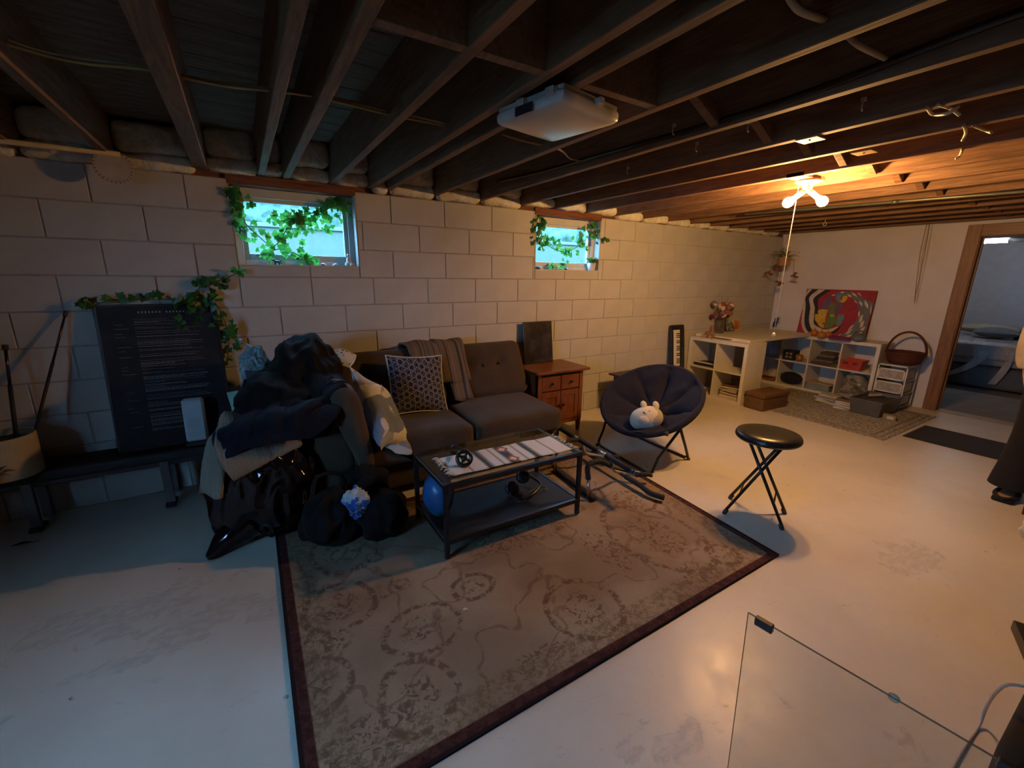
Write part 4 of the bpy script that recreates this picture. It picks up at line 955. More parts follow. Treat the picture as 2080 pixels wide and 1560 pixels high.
# inside the short shelf
o = thing('small_keyboard', 'small black toy keyboard lying in the upper cell of the short shelf', 'keyboard', (4.5, -.22, .374)); MB().cbox(-.09, .13, -.15, .15, 0, .035, .006).build('body', BK, o)
for k in range(7): MB().box(-.085, -.02, -.14 + k * .04, -.105 + k * .04, .035, .04).build('key', WK, o)
ORD = ['lowest', 'second from the bottom', 'third from the bottom', 'fourth from the bottom', 'fifth from the bottom', 'sixth from the bottom']
def stack(n, cx, cy, z, w, d, cols, nm, label0, group=None, hs=(.008, .03), jit=.25):
    for k in range(n):
        cn = cols[k % len(cols)].name.split('_')[0]; label = cn + ' ' + label0 + ('' if n == 1 else ', ' + ('topmost' if k == n - 1 else ORD[k]))
        h_ = random.uniform(*hs); o = thing(nm, label, 'book', (cx + random.uniform(-.015, .015), cy + random.uniform(-.015, .015), z), random.uniform(-jit, jit), group)
        ww, dd = w * random.uniform(.85, 1), d * random.uniform(.85, 1); cm = cols[k % len(cols)]
        b = MB(); b.box(-ww / 2, ww / 2, -dd / 2, dd / 2, 0, .002); b.box(-ww / 2, ww / 2, -dd / 2, dd / 2, h_ - .002, h_); b.box(ww / 2 - .003, ww / 2, -dd / 2, dd / 2, 0, h_)
        b.build('cover', cm, o); MB().box(-ww / 2 + .004, ww / 2 - .003, -dd / 2 + .003, dd / 2 - .003, .002, h_ - .002).build('pages', M('paper_white'), o); z += h_ + .0005
    return z
BC = [M('red_cover', (.30, .03, .035), .5), M('grey_cover', (.2, .19, .17), .5), M('cream_cover', (.5, .45, .36), .5), M('brown_cover', (.16, .09, .05), .5), M('black_cover'), M('teal_cover', (.05, .14, .13), .5), M('yellow_cover', (.48, .40, .06), .5)]
z = stack(1, 4.54, -.57, .041, .25, .25, [BC[0]], 'red_book', 'thick book at the bottom of the short shelf lower cell', None, (.04, .045), .05)
stack(5, 4.54, -.57, z, .22, .24, [BC[3], BC[4], BC[2], BC[1]], 'magazine', 'magazine piled on the thick red book', 'magazines in the short shelf')
# ---- things in and on the long shelf (cells counted along the wall)
def cell(k, row): return (-1.5 + .04 + .18 + k * .355, .041 if row == 0 else .374)
cy, cz = cell(0, 1); X5 = 5.93
o = thing('red_basket', 'bright red plastic basket in the long shelf upper end cell', 'basket', (5.93, cy + .05, cz)); RB = M('red_plastic', (.45, .055, .03), .35)
b = MB()
for (a, e) in (((-.08, -.1), (.08, -.1)), ((.08, -.1), (.08, .1)), ((.08, .1), (-.08, .1)), ((-.08, .1), (-.08, -.1))):
    p, q = Vector((*a, 0)), Vector((*e, 0)); P2_, Q2 = p * 1.22 + Vector((0, 0, .12)), q * 1.22 + Vector((0, 0, .12)); b.add([p, q, Q2, P2_, p * .95, q * .95, Q2 * .96 + Vector((0, 0, .005)), P2_ * .96 + Vector((0, 0, .005))], [(0, 1, 2, 3), (7, 6, 5, 4), (3, 2, 6, 7), (0, 4, 5, 1)])
b.box(-.08, .08, -.1, .1, 0, .004); b.build('tub', RB, o); MB().tube([(.1, -.12, .12), (.1, .12, .12), (-.1, .12, .12), (-.1, -.12, .12)], .006, 6, closed=True).build('rim', RB, o)
for s in (-1, 1): MB().box(-.1, -.094, s * .05 - .025, s * .05 + .025, .075, .092).build('slot', M('dark_slot', (.06, .01, .008), .6), o)
o = thing('white_dish', 'small round white covered dish beside the red basket', 'dish', (5.88, cy - .12, cz)); MB().lathe([(.03, 0), (.036, .004), (.034, .012), (.01, .014)], n=20).build('disc', WL, o, True); MB().lathe([(.006, .013), (.008, .022), (.003, .024)], n=10).build('grip', WL, o, True)
cy, cz = cell(1, 1); CL = [fabric('brown_knit', (.09, .05, .035)), fabric('taupe_knit', (.15, .11, .08)), fabric('dark_knit', (.05, .035, .03)), fabric('grey_knit', (.13, .12, .11))]
for k in range(5):
    MBk = MB().rbox((.22 - .01 * k, .245 - .022 * k, .036), .016, Matrix.Translation((0, 0, .018)), 5, bulge=.004, fn=lambda p: p + Vector((0, 0, .006 * noise.noise(p * 14))))
    o = MBk.build('folded_sweater', CL[k % 4], None, True); o.location = (5.96, cy + .02 - .01 * k, cz + .034 * k); o.rotation_euler.z = random.uniform(-.15, .15)
    tag(o, ['brown', 'taupe', 'dark', 'grey', 'brown'][k] + ' folded sweater in the long shelf pile, ' + ('topmost' if k == 4 else ORD[k]), 'sweater', 'folded sweaters in the long shelf')
o = thing('glass_jar', 'small clear jar lying before the folded sweaters', 'jar', (5.86, cy - .12, cz + .025)); MB().lathe([(.022, -.03), (.024, .0), (.022, .03), (.016, .036)], n=16, mat=frame((0, 0, 0), (1, 0, 0), (0, 0, 1))).build('glass', M('ribbed_glass'), o, True); MB().lathe([(.017, .036), (.017, .048)], n=12, mat=frame((0, 0, 0), (1, 0, 0), (0, 0, 1))).build('lid', M('bright_metal'), o)
cy, cz = cell(2, 1)
o = thing('black_gift_box', 'black box with small gold dots in the long shelf upper cell', 'box', (5.93, cy + .072, cz)); MB().cbox(-.07, .07, -.075, .075, 0, .13, .003).build('carton', M('black_cover'), o)
for k in range(4): MB().box(-.072, -.069, -.045 + (k % 2) * .05, -.015 + (k % 2) * .05, .03 + (k // 2) * .045, .055 + (k // 2) * .045).build('label', M('gold_label', (.35, .27, .15), .4), o)
o = thing('amber_cup', 'orange brown patterned cup beside the black box', 'cup', (5.9, cy - .05, cz)); MB().lathe([(.034, 0), (.04, .03), (.045, .085), (.041, .085), (.036, .03), (.0, .01)], n=18, cap1=False).build('bowl', blotch('amber_glaze', [(.10, .04, .015), (.28, .11, .03), (.35, .18, .06)], 50), o, True); MB().tube(arc((0, -.045, .045), .022, -PI / 2, PI / 2, 8, (0, -1, 0), (0, 0, 1)), .005, 6).build('handle', M('amber_plain', (.22, .09, .03), .3), o, True)
cy, cz = cell(2, 0)
o = thing('black_pouch', 'black oval zipped pouch in the long shelf lower cell', 'pouch', (5.9, cy, cz)); MB().blob((0, 0, .085), (.07, .142, .085), .06, 2, 3, 4).build('body', fabric('black_neoprene', (.012, .012, .014), weave=300), o, True); MB().tube(arc((0, .0, .085), .15, PI * .15, PI * .85, 14, (0, 1, 0), (-.2, 0, .56)), .004, 5).build('zip', M('black_cap'), o, True); MB().tube([(0, .14, .11), (-.01, .19, .15)], .008, 6).build('pull_tab', M('black_cap'), o, True)
cy, cz = cell(3, 0); stack(3, 5.93, cy - .01, cz, .20, .23, [BC[3], BC[1], BC[0]], 'comic_book', 'comic book in the long shelf lower cell', 'comic books in the long shelf', (.008, .014))
cy, cz = cell(1, 0)
o = thing('green_box', 'pale green cardboard box with loose papers on top in the long shelf', 'box', (5.93, cy, cz)); MB().cbox(-.09, .09, -.13, .13, 0, .085, .003).build('carton', M('sage_card', (.20, .24, .18), .7), o); MB().grid(lambda u, v: (-.1 + .2 * u, -.15 + .3 * v, .092 + .012 * math.sin(u * 5) * math.sin(v * 4)), 10, 10, .006).build('paper', M('pink_paper', (.48, .36, .31), .6), o, True)
cy, cz = cell(0, 0)
o = thing('grey_sack', 'crumpled grey plastic sack stuffed in the long shelf lower end cell', 'bag', (5.95, cy, cz)); MB().blob((0, 0, .135), (.11, .13, .125), .25, 2, 7, 4, flat=-.134, fold=.3, ffreq=3).build('film', M('grey_film', (.20, .19, .16), .3, var=.3, scale=12, bump=.5, bscale=30), o, True); MB().tube(smooth_path([(-.08, .02, .2), (-.13, .0, .24), (-.11, -.05, .2)], 4), .006, 6).build('drawstring', M('dry_stem'), o, True)
# on the long shelf top
XT = 6.02
for k, (px, py) in enumerate(((1654, 676), (1669, 680), (1683, 678))):
    p = fl(px, py, .775); r = .05 if k < 2 else .042
    o = thing('pumpkin', ['small orange pumpkin farthest from the purple yarn', 'small orange pumpkin in the middle of the three', 'smallest orange pumpkin next to the purple yarn'][k], 'pumpkin', (p.x, p.y, .731), k * .7, 'small pumpkins on the long shelf')
    b = MB(); n_ = 40; prof = 16
    b.grid(lambda u, v: ((r * (.85 + .15 * abs(math.cos(4 * 2 * PI * u))) * math.sin(PI * v) ** .8) * math.cos(2 * PI * u), (r * (.85 + .15 * abs(math.cos(4 * 2 * PI * u))) * math.sin(PI * v) ** .8) * math.sin(2 * PI * u), r * .82 * (1 - math.cos(PI * v))), n_, prof)
    b.build('flesh', M('pumpkin_skin', (.42, .13, .015), .5), o, True); MB().tube([(0, 0, r * 1.5), (.004, 0, r * 1.75), (.012, .004, r * 1.95)], [.007, .005, .006], 6).build('stem', M('dry_stem'), o, True)
p = fl(1706, 686, .76); o = thing('purple_yarn', 'flat purple skein of yarn on the long shelf', 'yarn', (p.x, p.y, .731)); PY = fabric('purple_wool', (.15, .025, .085), weave=120)
for k in range(7): MB().tube([Vector((.035 * math.cos(a) * (1 + .1 * k % 3), .11 * math.sin(a), .012 + .005 * (k % 4))) + Vector((.004 * (k - 3), 0, .002 * k)) for a in [2 * PI * i / 24 for i in range(24)]], .009, 6, closed=True).build('strand', PY, o, True)
p = fl(1744, 686, .78); o = thing('yarn_ball', 'grey blue ball of yarn on the long shelf', 'yarn', (p.x, p.y, .731)); YB = fabric('grey_blue_wool', (.13, .16, .17), weave=120)
MB().blob((0, 0, .05), (.066, .066, .05), .03, 2, 1, 3).build('core', YB, o, True)
for k in range(9): MB().tube([Matrix.Rotation(k * .7, 3, 'Z') @ (Matrix.Rotation(k * 1.1, 3, 'X') @ Vector((.066 * math.cos(a), .066 * math.sin(a), 0))) * 1.0 + Vector((0, 0, .068)) for a in [2 * PI * i / 20 for i in range(20)]], .0045, 5, closed=True).build('strand', YB, o, True)
# drawer cart with basket
WM = M('white_wire', (.62, .60, .55), .4); MS = M('clear_drawer_plastic', (.34, .31, .26), .35, var=.2, scale=25)
dc = thing('drawer_cart', 'white framed plastic drawer cart between the long shelf and the doorway', 'drawers', (5.98, -1.65, .007)); x0, x1, y0, y1, H = 5.81, 6.15, -1.79, -1.515, .515
for (px, py) in ((x0, y0), (x1 - .014, y0), (x0, y1 - .014), (x1 - .014, y1 - .014)): MB().cbox(px, px + .014, py, py + .014, .007, H, .002).build('post', WM, dc, False, True)
fr = MB(); z = H - .014; fr.box(x0, x1, y0, y0 + .014, z, H); fr.box(x0, x1, y1 - .014, y1, z, H); fr.box(x0, x0 + .014, y0, y1, z, H); fr.box(x1 - .014, x1, y0, y1, z, H); fr.build('top_rail', WM, dc, False, True)
MB().box(x0, x1, y0, y1, H, H + .004).build('top_tray', MS, dc, False, True)
for k in range(3):
    a = .05 + k * .15; d = MB(); d.box(x0 - .004, x0 + .004, y0 + .018, y1 - .018, a, a + .115); d.box(x0, x1 - .02, y0 + .018, y0 + .022, a, a + .11); d.box(x0, x1 - .02, y1 - .022, y1 - .018, a, a + .11); d.box(x0, x1 - .02, y0 + .018, y1 - .018, a, a + .004); dd = d.build('drawer', MS, dc, False, True)
    e = MB(); e.box(x0 - .008, x0, y0 + .016, y1 - .016, a + .105, a + .12); e.box(x0 - .008, x0, y0 + .016, y1 - .016, a - .004, a + .01); e.box(x0 - .008, x0, y0 + .016, y0 + .028, a, a + .12); e.box(x0 - .008, x0, y1 - .028, y1 - .016, a, a + .12); e.build('drawer_rim', WM, dd, False, True)
    for py in (y0, y1 - .01): MB().box(x0, x1, py, py + .01, a - .012, a - .004).build('runner', WM, dc, False, True)
WI = NT('red_brown_wicker'); c = WI.coord(); wv = WI.wave(WI.scale3(c, (1, 1, 2.6)), 14.0, 1.5, 'Z', 3); w2 = WI.noise(c, 90, 2)
WI.setp(Base_Color=WI.mix(wv * .7 + w2 * .3, (.055, .016, .010), (.17, .055, .03)), Roughness=.5); WI.bump(wv, .8, .01); WI = WI.m
bs = thing('wicker_basket', 'round red brown wicker basket with high arched handle on the drawer cart', 'basket', (5.97, -1.688, .527))
MB().lathe([(.13, 0), (.15, .03), (.168, .08), (.178, .13), (.168, .132), (.155, .08), (.135, .03), (.0, .02)], n=28, cap1=False).build('bowl', WI, bs, True)
for k in range(6): MB().tube([((.145 + .0062 * k) * math.cos(a) , (.145 + .0062 * k) * math.sin(a), .02 + .022 * k) for a in [2 * PI * i / 40 for i in range(40)]], [.0055 + .0015 * math.sin(i * 2.4) for i in range(40)], 5, closed=True).build('weave_band', WI, bs, True)
MB().tube(arc((0, 0, .11), 1, 0, PI, 24, (0, .178, 0), (0, 0, .25)), .012, 8).build('handle', WI, bs, True)
# grey bin of papers, books on the rug, wicker hamper
bn = thing('storage_bin', 'grey translucent plastic bin of odds and ends on the small rug', 'bin', (5.5, -1.66, .007)); GB = M('grey_bin_plastic', (.085, .085, .078), .35, var=.2)
b = MB(); p0 = [(-.24, -.13), (.24, -.13), (.24, .13), (-.24, .13)]
for k in range(4):
    a, e = Vector((*p0[k], 0)), Vector((*p0[(k + 1) % 4], 0)); A_, E_ = a * 1.14 + Vector((0, 0, .17)), e * 1.14 + Vector((0, 0, .17)); b.add([a, e, E_, A_, a * .96, e * .96, E_ * .97, A_ * .97], [(0, 1, 2, 3), (7, 6, 5, 4), (3, 2, 6, 7), (0, 4, 5, 1)])
b.box(-.24, .24, -.13, .13, 0, .005); b.build('tub', GB, bn); MB().tube([(-.275, -.15, .17), (.275, -.15, .17), (.275, .15, .17), (-.275, .15, .17)], .008, 6, closed=True).build('rim', GB, bn)
MB().grid(lambda u, v: (-.23 + .46 * u, -.13 + .26 * v, .15 + .03 * noise.noise(Vector((u * 4, v * 4, 2)))), 14, 10, .01).build('contents', M('dark_rags', (.05, .045, .04), .9), bn, True); MB().obox(frame((.02, .02, .19), (.6, -.5, .1), (0, .2, 1)), .13, .02, .008).build('stick', M('pale_wood_block'), bn)
o = thing('small_carton', 'small tan carton leaning before the grey bin', 'carton', (5.3, -1.87, .007), .2); MB().cbox(-.03, .03, -.055, .055, 0, .06, .002).build('box', M('tan_card', (.25, .18, .11), .8), o); MB().box(-.032, -.029, -.035, .02, .015, .045).build('label', M('paper_white'), o)
z = stack(6, 5.45, -1.23, .008, .17, .24, [BC[1], BC[6], BC[2], BC[5], BC[4], BC[2]], 'paperback_book', 'paperback in the stack on the small rug', 'paperbacks stacked on the small rug', (.012, .028))
z = stack(4, 5.35, -1.45, .008, .15, .22, [BC[2], BC[4], BC[2], BC[1]], 'hardback_book', 'hardback in the stack beside the grey bin', 'hardbacks stacked beside the grey bin', (.018, .032))
o = thing('record_sleeve', 'large flat record sleeve tilted over the stacked books', 'record', (5.62, -1.42, .15)); mm = frame((0, 0, 0), (0, 1, .25), (1, 0, .35)); MB().obox(mm, .3, .3, .006, .001).build('sleeve', blotch('sleeve_print', [(.05, .06, .05), (.15, .15, .13), (.3, .29, .26)], 9), o); MB().obox(mm @ Matrix.Translation((0, 0, .004)), .1, .1, .001).build('label', M('paper_white'), o)
HW = NT('honey_wicker'); c = HW.coord(); x, y, z = HW.xyz(c); br = HW.n('ShaderNodeTexBrick'); wv = HW.wave(HW.scale3(c, (1, 1, 1)), 22.0, 1.0, 'Z', 2); w2 = HW.wave(c, 18.0, 1.0, 'DIAGONAL')
HW.setp(Base_Color=HW.mix(wv * .6 + w2 * .4, (.07, .032, .012), (.20, .10, .035)), Roughness=.5); HW.bump(wv * .6 + w2 * .4, .7, .008); HW = HW.m
hm = thing('wicker_hamper', 'honey brown woven wicker picnic hamper on the floor before the short shelf', 'hamper', (4.62, -.93, 0), -.06)
MB().rbox((.47, .235, .15), .02, Matrix.Translation((0, 0, .075)), 5).build('body', HW, hm, True, angle=40); MB().rbox((.485, .25, .05), .015, Matrix.Translation((0, 0, .17)), 5).build('lid', HW, hm, True, angle=40)
for s in (-1, 1): MB().tube(arc((s * .235, 0, .11), .06, PI, 2 * PI, 10, (0, 1, 0), (s * .25, 0, .95)), .006, 6).build('handle', M('dark_leather', (.05, .025, .012), .6), hm, True)
# ================================================================== PAINTING (canvas leaning on the end wall)
pt = thing('painting', 'bright canvas with two tone face, striped swirl and checker vortex above the long shelf', 'painting', (6.12, -.84, .731))
PWd, PHt = .785, .60
m = frame((6.085, -.84, .733), (0, -1, 0), (.09, 0, .60))      # x to the right as seen, y up, z toward the room
z_ = (m.to_3x3() @ Vector((0, 0, 1))); m = m if z_.x < 0 else frame((6.085, -.84, .733), (0, -1, 0), (.09, 0, .60))
sgn = 1 if z_.x < 0 else -1
MB().obox(m @ Matrix.Translation((0, PHt / 2, 0)), PWd, PHt, .018).build('canvas', M('red_canvas', (.30, .018, .03), .7, var=.15, scale=14), pt, False, True)
COLS = {'black': (.008, .007, .018), 'cream': (.52, .44, .30), 'red': (.36, .02, .02), 'yellow': (.55, .36, .02), 'green': (.09, .17, .03), 'grey': (.11, .125, .13), 'purple': (.13, .07, .13), 'teal': (.10, .22, .23), 'rust': (.28, .05, .015), 'crimson': (.33, .01, .05), 'mint': (.2, .3, .22)}
PM = {k: M('paint_' + k, v, .6, var=.12, scale=25) for k, v in COLS.items()}
lay = [0]
# picture coordinates taken inside the canvas: (0..1, 0..1) from its upper left
Q = [(366, 165), (1842, 213), (1600, 1170), (175, 1100)]
def pic(x, y):      # zoomed crop coordinates -> canvas coordinates (bilinear inverse by iteration)
    u = v = .5
    for _ in range(25):
        a = [Q[0][i] * (1 - u) * (1 - v) + Q[1][i] * u * (1 - v) + Q[2][i] * u * v + Q[3][i] * (1 - u) * v for i in (0, 1)]
        u += (x - a[0]) / 1450 + (y - a[1]) * .0000; v += (y - a[1]) / 950
        u = max(-.2, min(1.2, u)); v = max(-.2, min(1.2, v))
    return (max(.004, min(.996, u)) - .5) * PWd, (1 - max(.004, min(.996, v))) * PHt
def patch(col, pts, closed_smooth=True):
    lay[0] += 1
    if closed_smooth:
        q = [Vector((p[0], p[1], 0)) for p in pts]; n = len(q); sm_ = []
        for i in range(n):
            p0, p1, p2, p3 = q[i - 1], q[i], q[(i + 1) % n], q[(i + 2) % n]
            for j in range(4):
                t_ = j / 4; sm_.append(.5 * (2 * p1 + (p2 - p0) * t_ + (2 * p0 - 5 * p1 + 4 * p2 - p3) * t_ * t_ + (3 * p1 - p0 - 3 * p2 + p3) * t_ ** 3))
        pts = [(p.x, p.y) for p in sm_]
    pp_ = [pic(*p) for p in pts]; h_ = sgn * (.0092 + .0001 * lay[0])
    MB().add([m @ Vector((p[0], p[1], h_)) for p in pp_], [tuple(range(len(pp_)))]).build('paint_patch', PM[col], pt, False, True)
def band(col, outer, inner): patch(col, outer + inner[::-1], False)
def sp(pts): return [(p.x, p.y) for p in smooth_path([(a, b, 0) for a, b in pts], 6)]
L0 = sp([(400, 168), (300, 420), (285, 700), (275, 880), (330, 1040), (400, 1108)]); L1 = sp([(480, 180), (345, 340), (355, 540), (345, 760), (360, 930), (430, 1060), (500, 1085)]); L2 = sp([(630, 182), (430, 350), (465, 560), (450, 780), (480, 940), (580, 1060), (780, 1075)])
L3 = sp([(780, 190), (530, 370), (565, 560), (560, 760), (570, 900), (680, 970), (850, 1010), (1080, 930)]); L4 = sp([(920, 200), (650, 370), (640, 560), (660, 700), (620, 860), (700, 960), (850, 990), (1040, 900)])
patch('cream', L0 + L1[::-1], False); patch('black', L1 + [(900, 1080)] + L2[::-1], False); patch('cream', L2 + [(1000, 1040), (1100, 940)] + L3[::-1], False); patch('black', L3[:-8] + L4[::-1], False)
patch('black', [(780, 1065), (950, 1050), (1120, 930), (1150, 920), (1050, 1060), (900, 1085)])
vo = sp([(880, 320), (1150, 220), (1400, 260), (1600, 380), (1770, 460), (1700, 700), (1640, 950), (1600, 1160)]); vi = sp([(1050, 300), (1250, 320), (1400, 400), (1490, 560), (1450, 800), (1320, 980), (1160, 1100), (1060, 1150)])
patch('grey', vo + [(1250, 1165)] + vi[::-1], False)
for (px, py, a, l_, w_) in ((965, 300, .2, 45, 18), (1150, 245, .1, 50, 22), (1300, 310, .6, 60, 28), (1400, 290, .7, 80, 25), (1500, 280, .8, 60, 16), (1430, 430, .9, 55, 14), (1530, 460, 1.2, 70, 30), (1640, 480, 1.25, 100, 32), (1500, 670, 1.75, 70, 22), (1540, 760, 2.0, 100, 36), (1730, 580, 1.65, 110, 20), (1560, 870, 2.1, 90, 38), (1560, 990, 2.3, 110, 34), (1350, 940, 2.4, 90, 22), (1310, 1030, 2.5, 100, 30), (1300, 1130, 2.6, 110, 28), (1560, 1090, 2.3, 70, 26), (1130, 1100, 2.6, 50, 12)):
    d = Vector((math.cos(a), math.sin(a))); q = Vector((-d.y, d.x)); c_ = Vector((px, py))
    patch('cream', [tuple(c_ - d * l_), tuple(c_ + q * w_ - d * l_ * .2), tuple(c_ + d * l_), tuple(c_ - q * w_ + d * l_ * .2)], False)
patch('purple', [(880, 310), (960, 350), (900, 480), (860, 600), (660, 600), (740, 440)], False)
patch('green', [(895, 460), (1010, 460), (1020, 620), (960, 660), (890, 600)]); patch('purple', [(1010, 480), (1150, 470), (1170, 540), (1080, 650), (1000, 660)]); patch('rust', [(1010, 460), (1045, 470), (1030, 560), (990, 560)], False)
patch('teal', [(1060, 290), (1150, 300), (1130, 400), (1150, 450), (1060, 440), (1020, 360)]); patch('yellow', [(1170, 320), (1250, 320), (1255, 380), (1180, 450), (1120, 420)]); patch('rust', [(1125, 330), (1170, 320), (1150, 400), (1115, 400)], False)
patch('yellow', [(580, 740), (600, 690), (650, 700), (660, 610), (860, 615), (810, 830), (850, 860), (790, 970), (700, 950), (640, 870), (595, 830)]); patch('green', [(870, 640), (1000, 650), (1040, 760), (1030, 860), (930, 970), (790, 975), (820, 850)])
patch('rust', [(850, 615), (890, 640), (850, 835), (805, 830)], False); patch('rust', [(750, 880), (830, 860), (900, 885), (800, 910)]); patch('cream', [(690, 700), (740, 675), (790, 705), (740, 725)]); patch('black', [(725, 698), (740, 690), (755, 700), (740, 712)]); patch('cream', [(915, 720), (960, 690), (1000, 722), (960, 745)]); patch('black', [(945, 718), (962, 706), (978, 720), (962, 732)])
patch('teal', [(1040, 900), (1060, 780), (1070, 690), (1095, 720), (1100, 650), (1125, 720), (1150, 640), (1165, 710), (1215, 660), (1200, 780), (1160, 860), (1120, 915)], False); patch('yellow', [(650, 625), (700, 600), (780, 620), (850, 600), (855, 630), (660, 660)])
# ================================================================== LEFT: BENCH, POSTER, POT
bn = thing('weight_bench', 'low black padded bench with grey square legs under the big poster', 'bench', (-1.25, -.17, 0))
BP = M('black_bench_vinyl', (.009, .009, .010), .6)
MB().rbox((1.35, .25, .07), .02, Matrix.Translation((-1.36, -.135, .33)), 6).build('pad', BP, bn, True, True, angle=40)
MB().cbox(-2.0, -.72, -.2, -.06, .255, .295, .004).build('rail', M('dark_grey_steel', (.05, .05, .052), .45, .4), bn, False, True)
GSL = M('grey_steel', (.16, .16, .165), .45, .5)
for (lx, ly) in ((-.975, -.235), (-1.59, -.205)):
    MB().obox(frame((lx, ly, .165), (1, 0, 0), (0, 1, 0)), .045, .03, .33, .003).build('leg', GSL, bn, False, True)
    MB().obox(frame((lx, ly + .01, .012), (1, 0, 0), (0, 1, 0)), .055, .11, .024, .004).build('foot', M('rubber_cap'), bn, False, True)
    MB().obox(frame((lx, -.03, .165), (1, 0, 0), (0, 1, 0)), .045, .03, .33, .003).build('leg', GSL, bn, False, True)
M('black_crate', (.010, .010, .011), .8)
# poster
po = thing('framed_poster', 'large black poster with rows of fine white text leaning on the wall above the bench', 'poster', (-.9, -.08, .366))
TL, TR, BL = wl(190, 622, -.03), wl(435, 612, -.03), Vector((-1.19, -.14, .366))
PWx = TR.x - TL.x; m = frame((TL.x + PWx / 2, -.085, (.366 + TL.z) / 2), (1, 0, .0), (0, .11, TL.z - .366)); PHh = ((TL.z - .366) ** 2 + .11 ** 2) ** .5
zz = (m.to_3x3() @ Vector((0, 0, 1))); sg = 1 if zz.y < 0 else -1
t = NT('black_poster_paper'); c = t.coord(); n_ = t.noise(c, 5, 5, .7, 1.0)
t.setp(Base_Color=t.mix(t.sm(n_, .4, .75), (.010, .010, .012), (.026, .022, .023)), Roughness=.6)
t.b.inputs['Specular IOR Level'].default_value = .25
MB().obox(m, PWx, PHh, .012).build('sheet', t.m, po, False, True)
fr = MB()
for (cx, cy, w_, h_) in ((0, PHh / 2, PWx + .02, .014), (0, -PHh / 2, PWx + .02, .014), (-PWx / 2, 0, .014, PHh), (PWx / 2, 0, .014, PHh)): fr.obox(m @ Matrix.Translation((cx, cy, 0)), w_, h_, .02, .002)
fr.build('frame', M('black_frame'), po, False, True)
TX = M('faint_print', (.30, .28, .26), .6); tx = MB(); z0 = sg * .0065
def rowbox(x, y, w_, h_): tx.add([m @ Vector((x, y, z0)), m @ Vector((x + w_, y, z0)), m @ Vector((x + w_, y + h_, z0)), m @ Vector((x, y + h_, z0))], [(0, 1, 2, 3)])
for k in range(15):
    if k == 7: continue
    rowbox(-.1 + k * .017, PHh / 2 - .047, .008, .010)
y = PHh / 2 - .085
rnd = random.Random(4)
while y > -PHh / 2 + .10:
    L_ = rnd.choice((.09, .16, .2, .26, .30, .31)); h_ = rnd.choice((.0012, .0012, .0022))
    xx = -.125
    while xx < -.125 + L_:
        w_ = rnd.uniform(.008, .03); rowbox(xx, y, w_, h_); xx += w_ + .003
    if rnd.random() < .22: rowbox(-.22, y, rnd.uniform(.03, .07), .0014); y -= .012
    y -= rnd.choice((.0065, .0065, .012))
tx.build('print', TX, po, False, True)['kind'] = 'stuff'
# light foam block and black tray
fb = thing('foam_block', 'pale grey foam roller pad standing upright before the poster', 'pad', (-.79, -.2, .366)); mm = frame((-.785, -.20, .531), (1, -.05, 0), (-.02, .12, 1)); MB().obox(mm, .115, .275, .06, .012).build('foam', M('pale_foam', (.50, .52, .56), .8), fb, False, True); MB().obox(mm @ Matrix.Translation((0, -.15, 0)), .125, .025, .08, .004).build('holder', BP, fb, False, True)
tr = thing('lidded_box', 'black lidded box on the floor between the bench end and the bin bag', 'box', (-.57, -.2, 0)); MB().cbox(-.672, -.47, -.31, -.1, 0, .30, .01).build('box', M('black_crate'), tr, False, True); MB().cbox(-.675, -.465, -.315, -.095, .30, .325, .008).build('lid', BP, tr, False, True)
# pot with poles
pc_ = Vector((-1.62, -.24, .366)); pt_ = thing('planter_pot', 'cream cylindrical pot holding black poles on the bench', 'pot', pc_)
CP = M('cream_ceramic', (.40, .32, .21), .6, var=.08)
MB().lathe([(.125, 0), (.13, .005), (.132, .225), (.124, .225), (.122, .05), (0, .04)], n=40, cap1=False).build('shell', CP, pt_, True, angle=40)
MB().lathe([(.124, .19), (.0, .195)], n=24, cap0=False).build('filling', M('dark_soil', (.015, .013, .012), .9), pt_)
def pole(nm, lab, px, Y, col, r=.0075, base=(0, 0)):
    e = wl(*px, Y); s_ = pc_ + Vector((base[0], base[1], .12)); o = thing(nm, lab, 'pole', s_)
    MB().tube([s_, s_.lerp(e, .62)], r, 8).build('shaft', col, o, True, True); MB().tube([s_.lerp(e, .6), e], r * .75, 8).build('upper_shaft', M('dark_metal_shaft', (.06, .06, .065), .25, .8), o, True, True); MB().tube([e - (e - s_).normalized() * .03, e], r * 1.3, 8).build('tip', MATS['rubber_cap'], o, True, True)
pole('hiking_pole', 'thin black pole with silver upper shaft leaning from the cream pot to the wall', (134, 632), -.02, BP, .008, (.09, .02)); pole('hiking_pole', 'short thick black pole standing in the cream pot', (10, 700), -.1, BP, .010, (.03, .06)); pole('garden_cane', 'orange red cane leaning out of the cream pot', (-8, 640), -.2, M('orange_cane', (.22, .05, .02), .6), .008, (-.02, -.06))
dp = thing('dried_plant', 'brown dried leafy plant slumped on the bench front before the cream pot', 'plant', (-1.66, -.33, .366))
for k in range(14):
    a = random.uniform(0, 2 * PI); p = Vector((-1.665 + random.uniform(-.07, .06), -.392 + random.uniform(-.02, .015), .37 + random.uniform(0, .07))); mm = Matrix.Translation(p) @ Matrix.Rotation(a, 4, 'Z') @ Matrix.Rotation(random.uniform(-.8, .8), 4, 'X')
    MB().grid(lambda u, v: mm @ Vector(((u - .5) * .045 * math.sin(PI * v) , v * .075, .02 * math.sin(PI * v))), 4, 6, .002).build('leaf', [M('dry_leaf_brown', (.16, .10, .05), .8), M('dry_leaf_green', (.07, .075, .03), .8)][k % 2], dp, True, True)
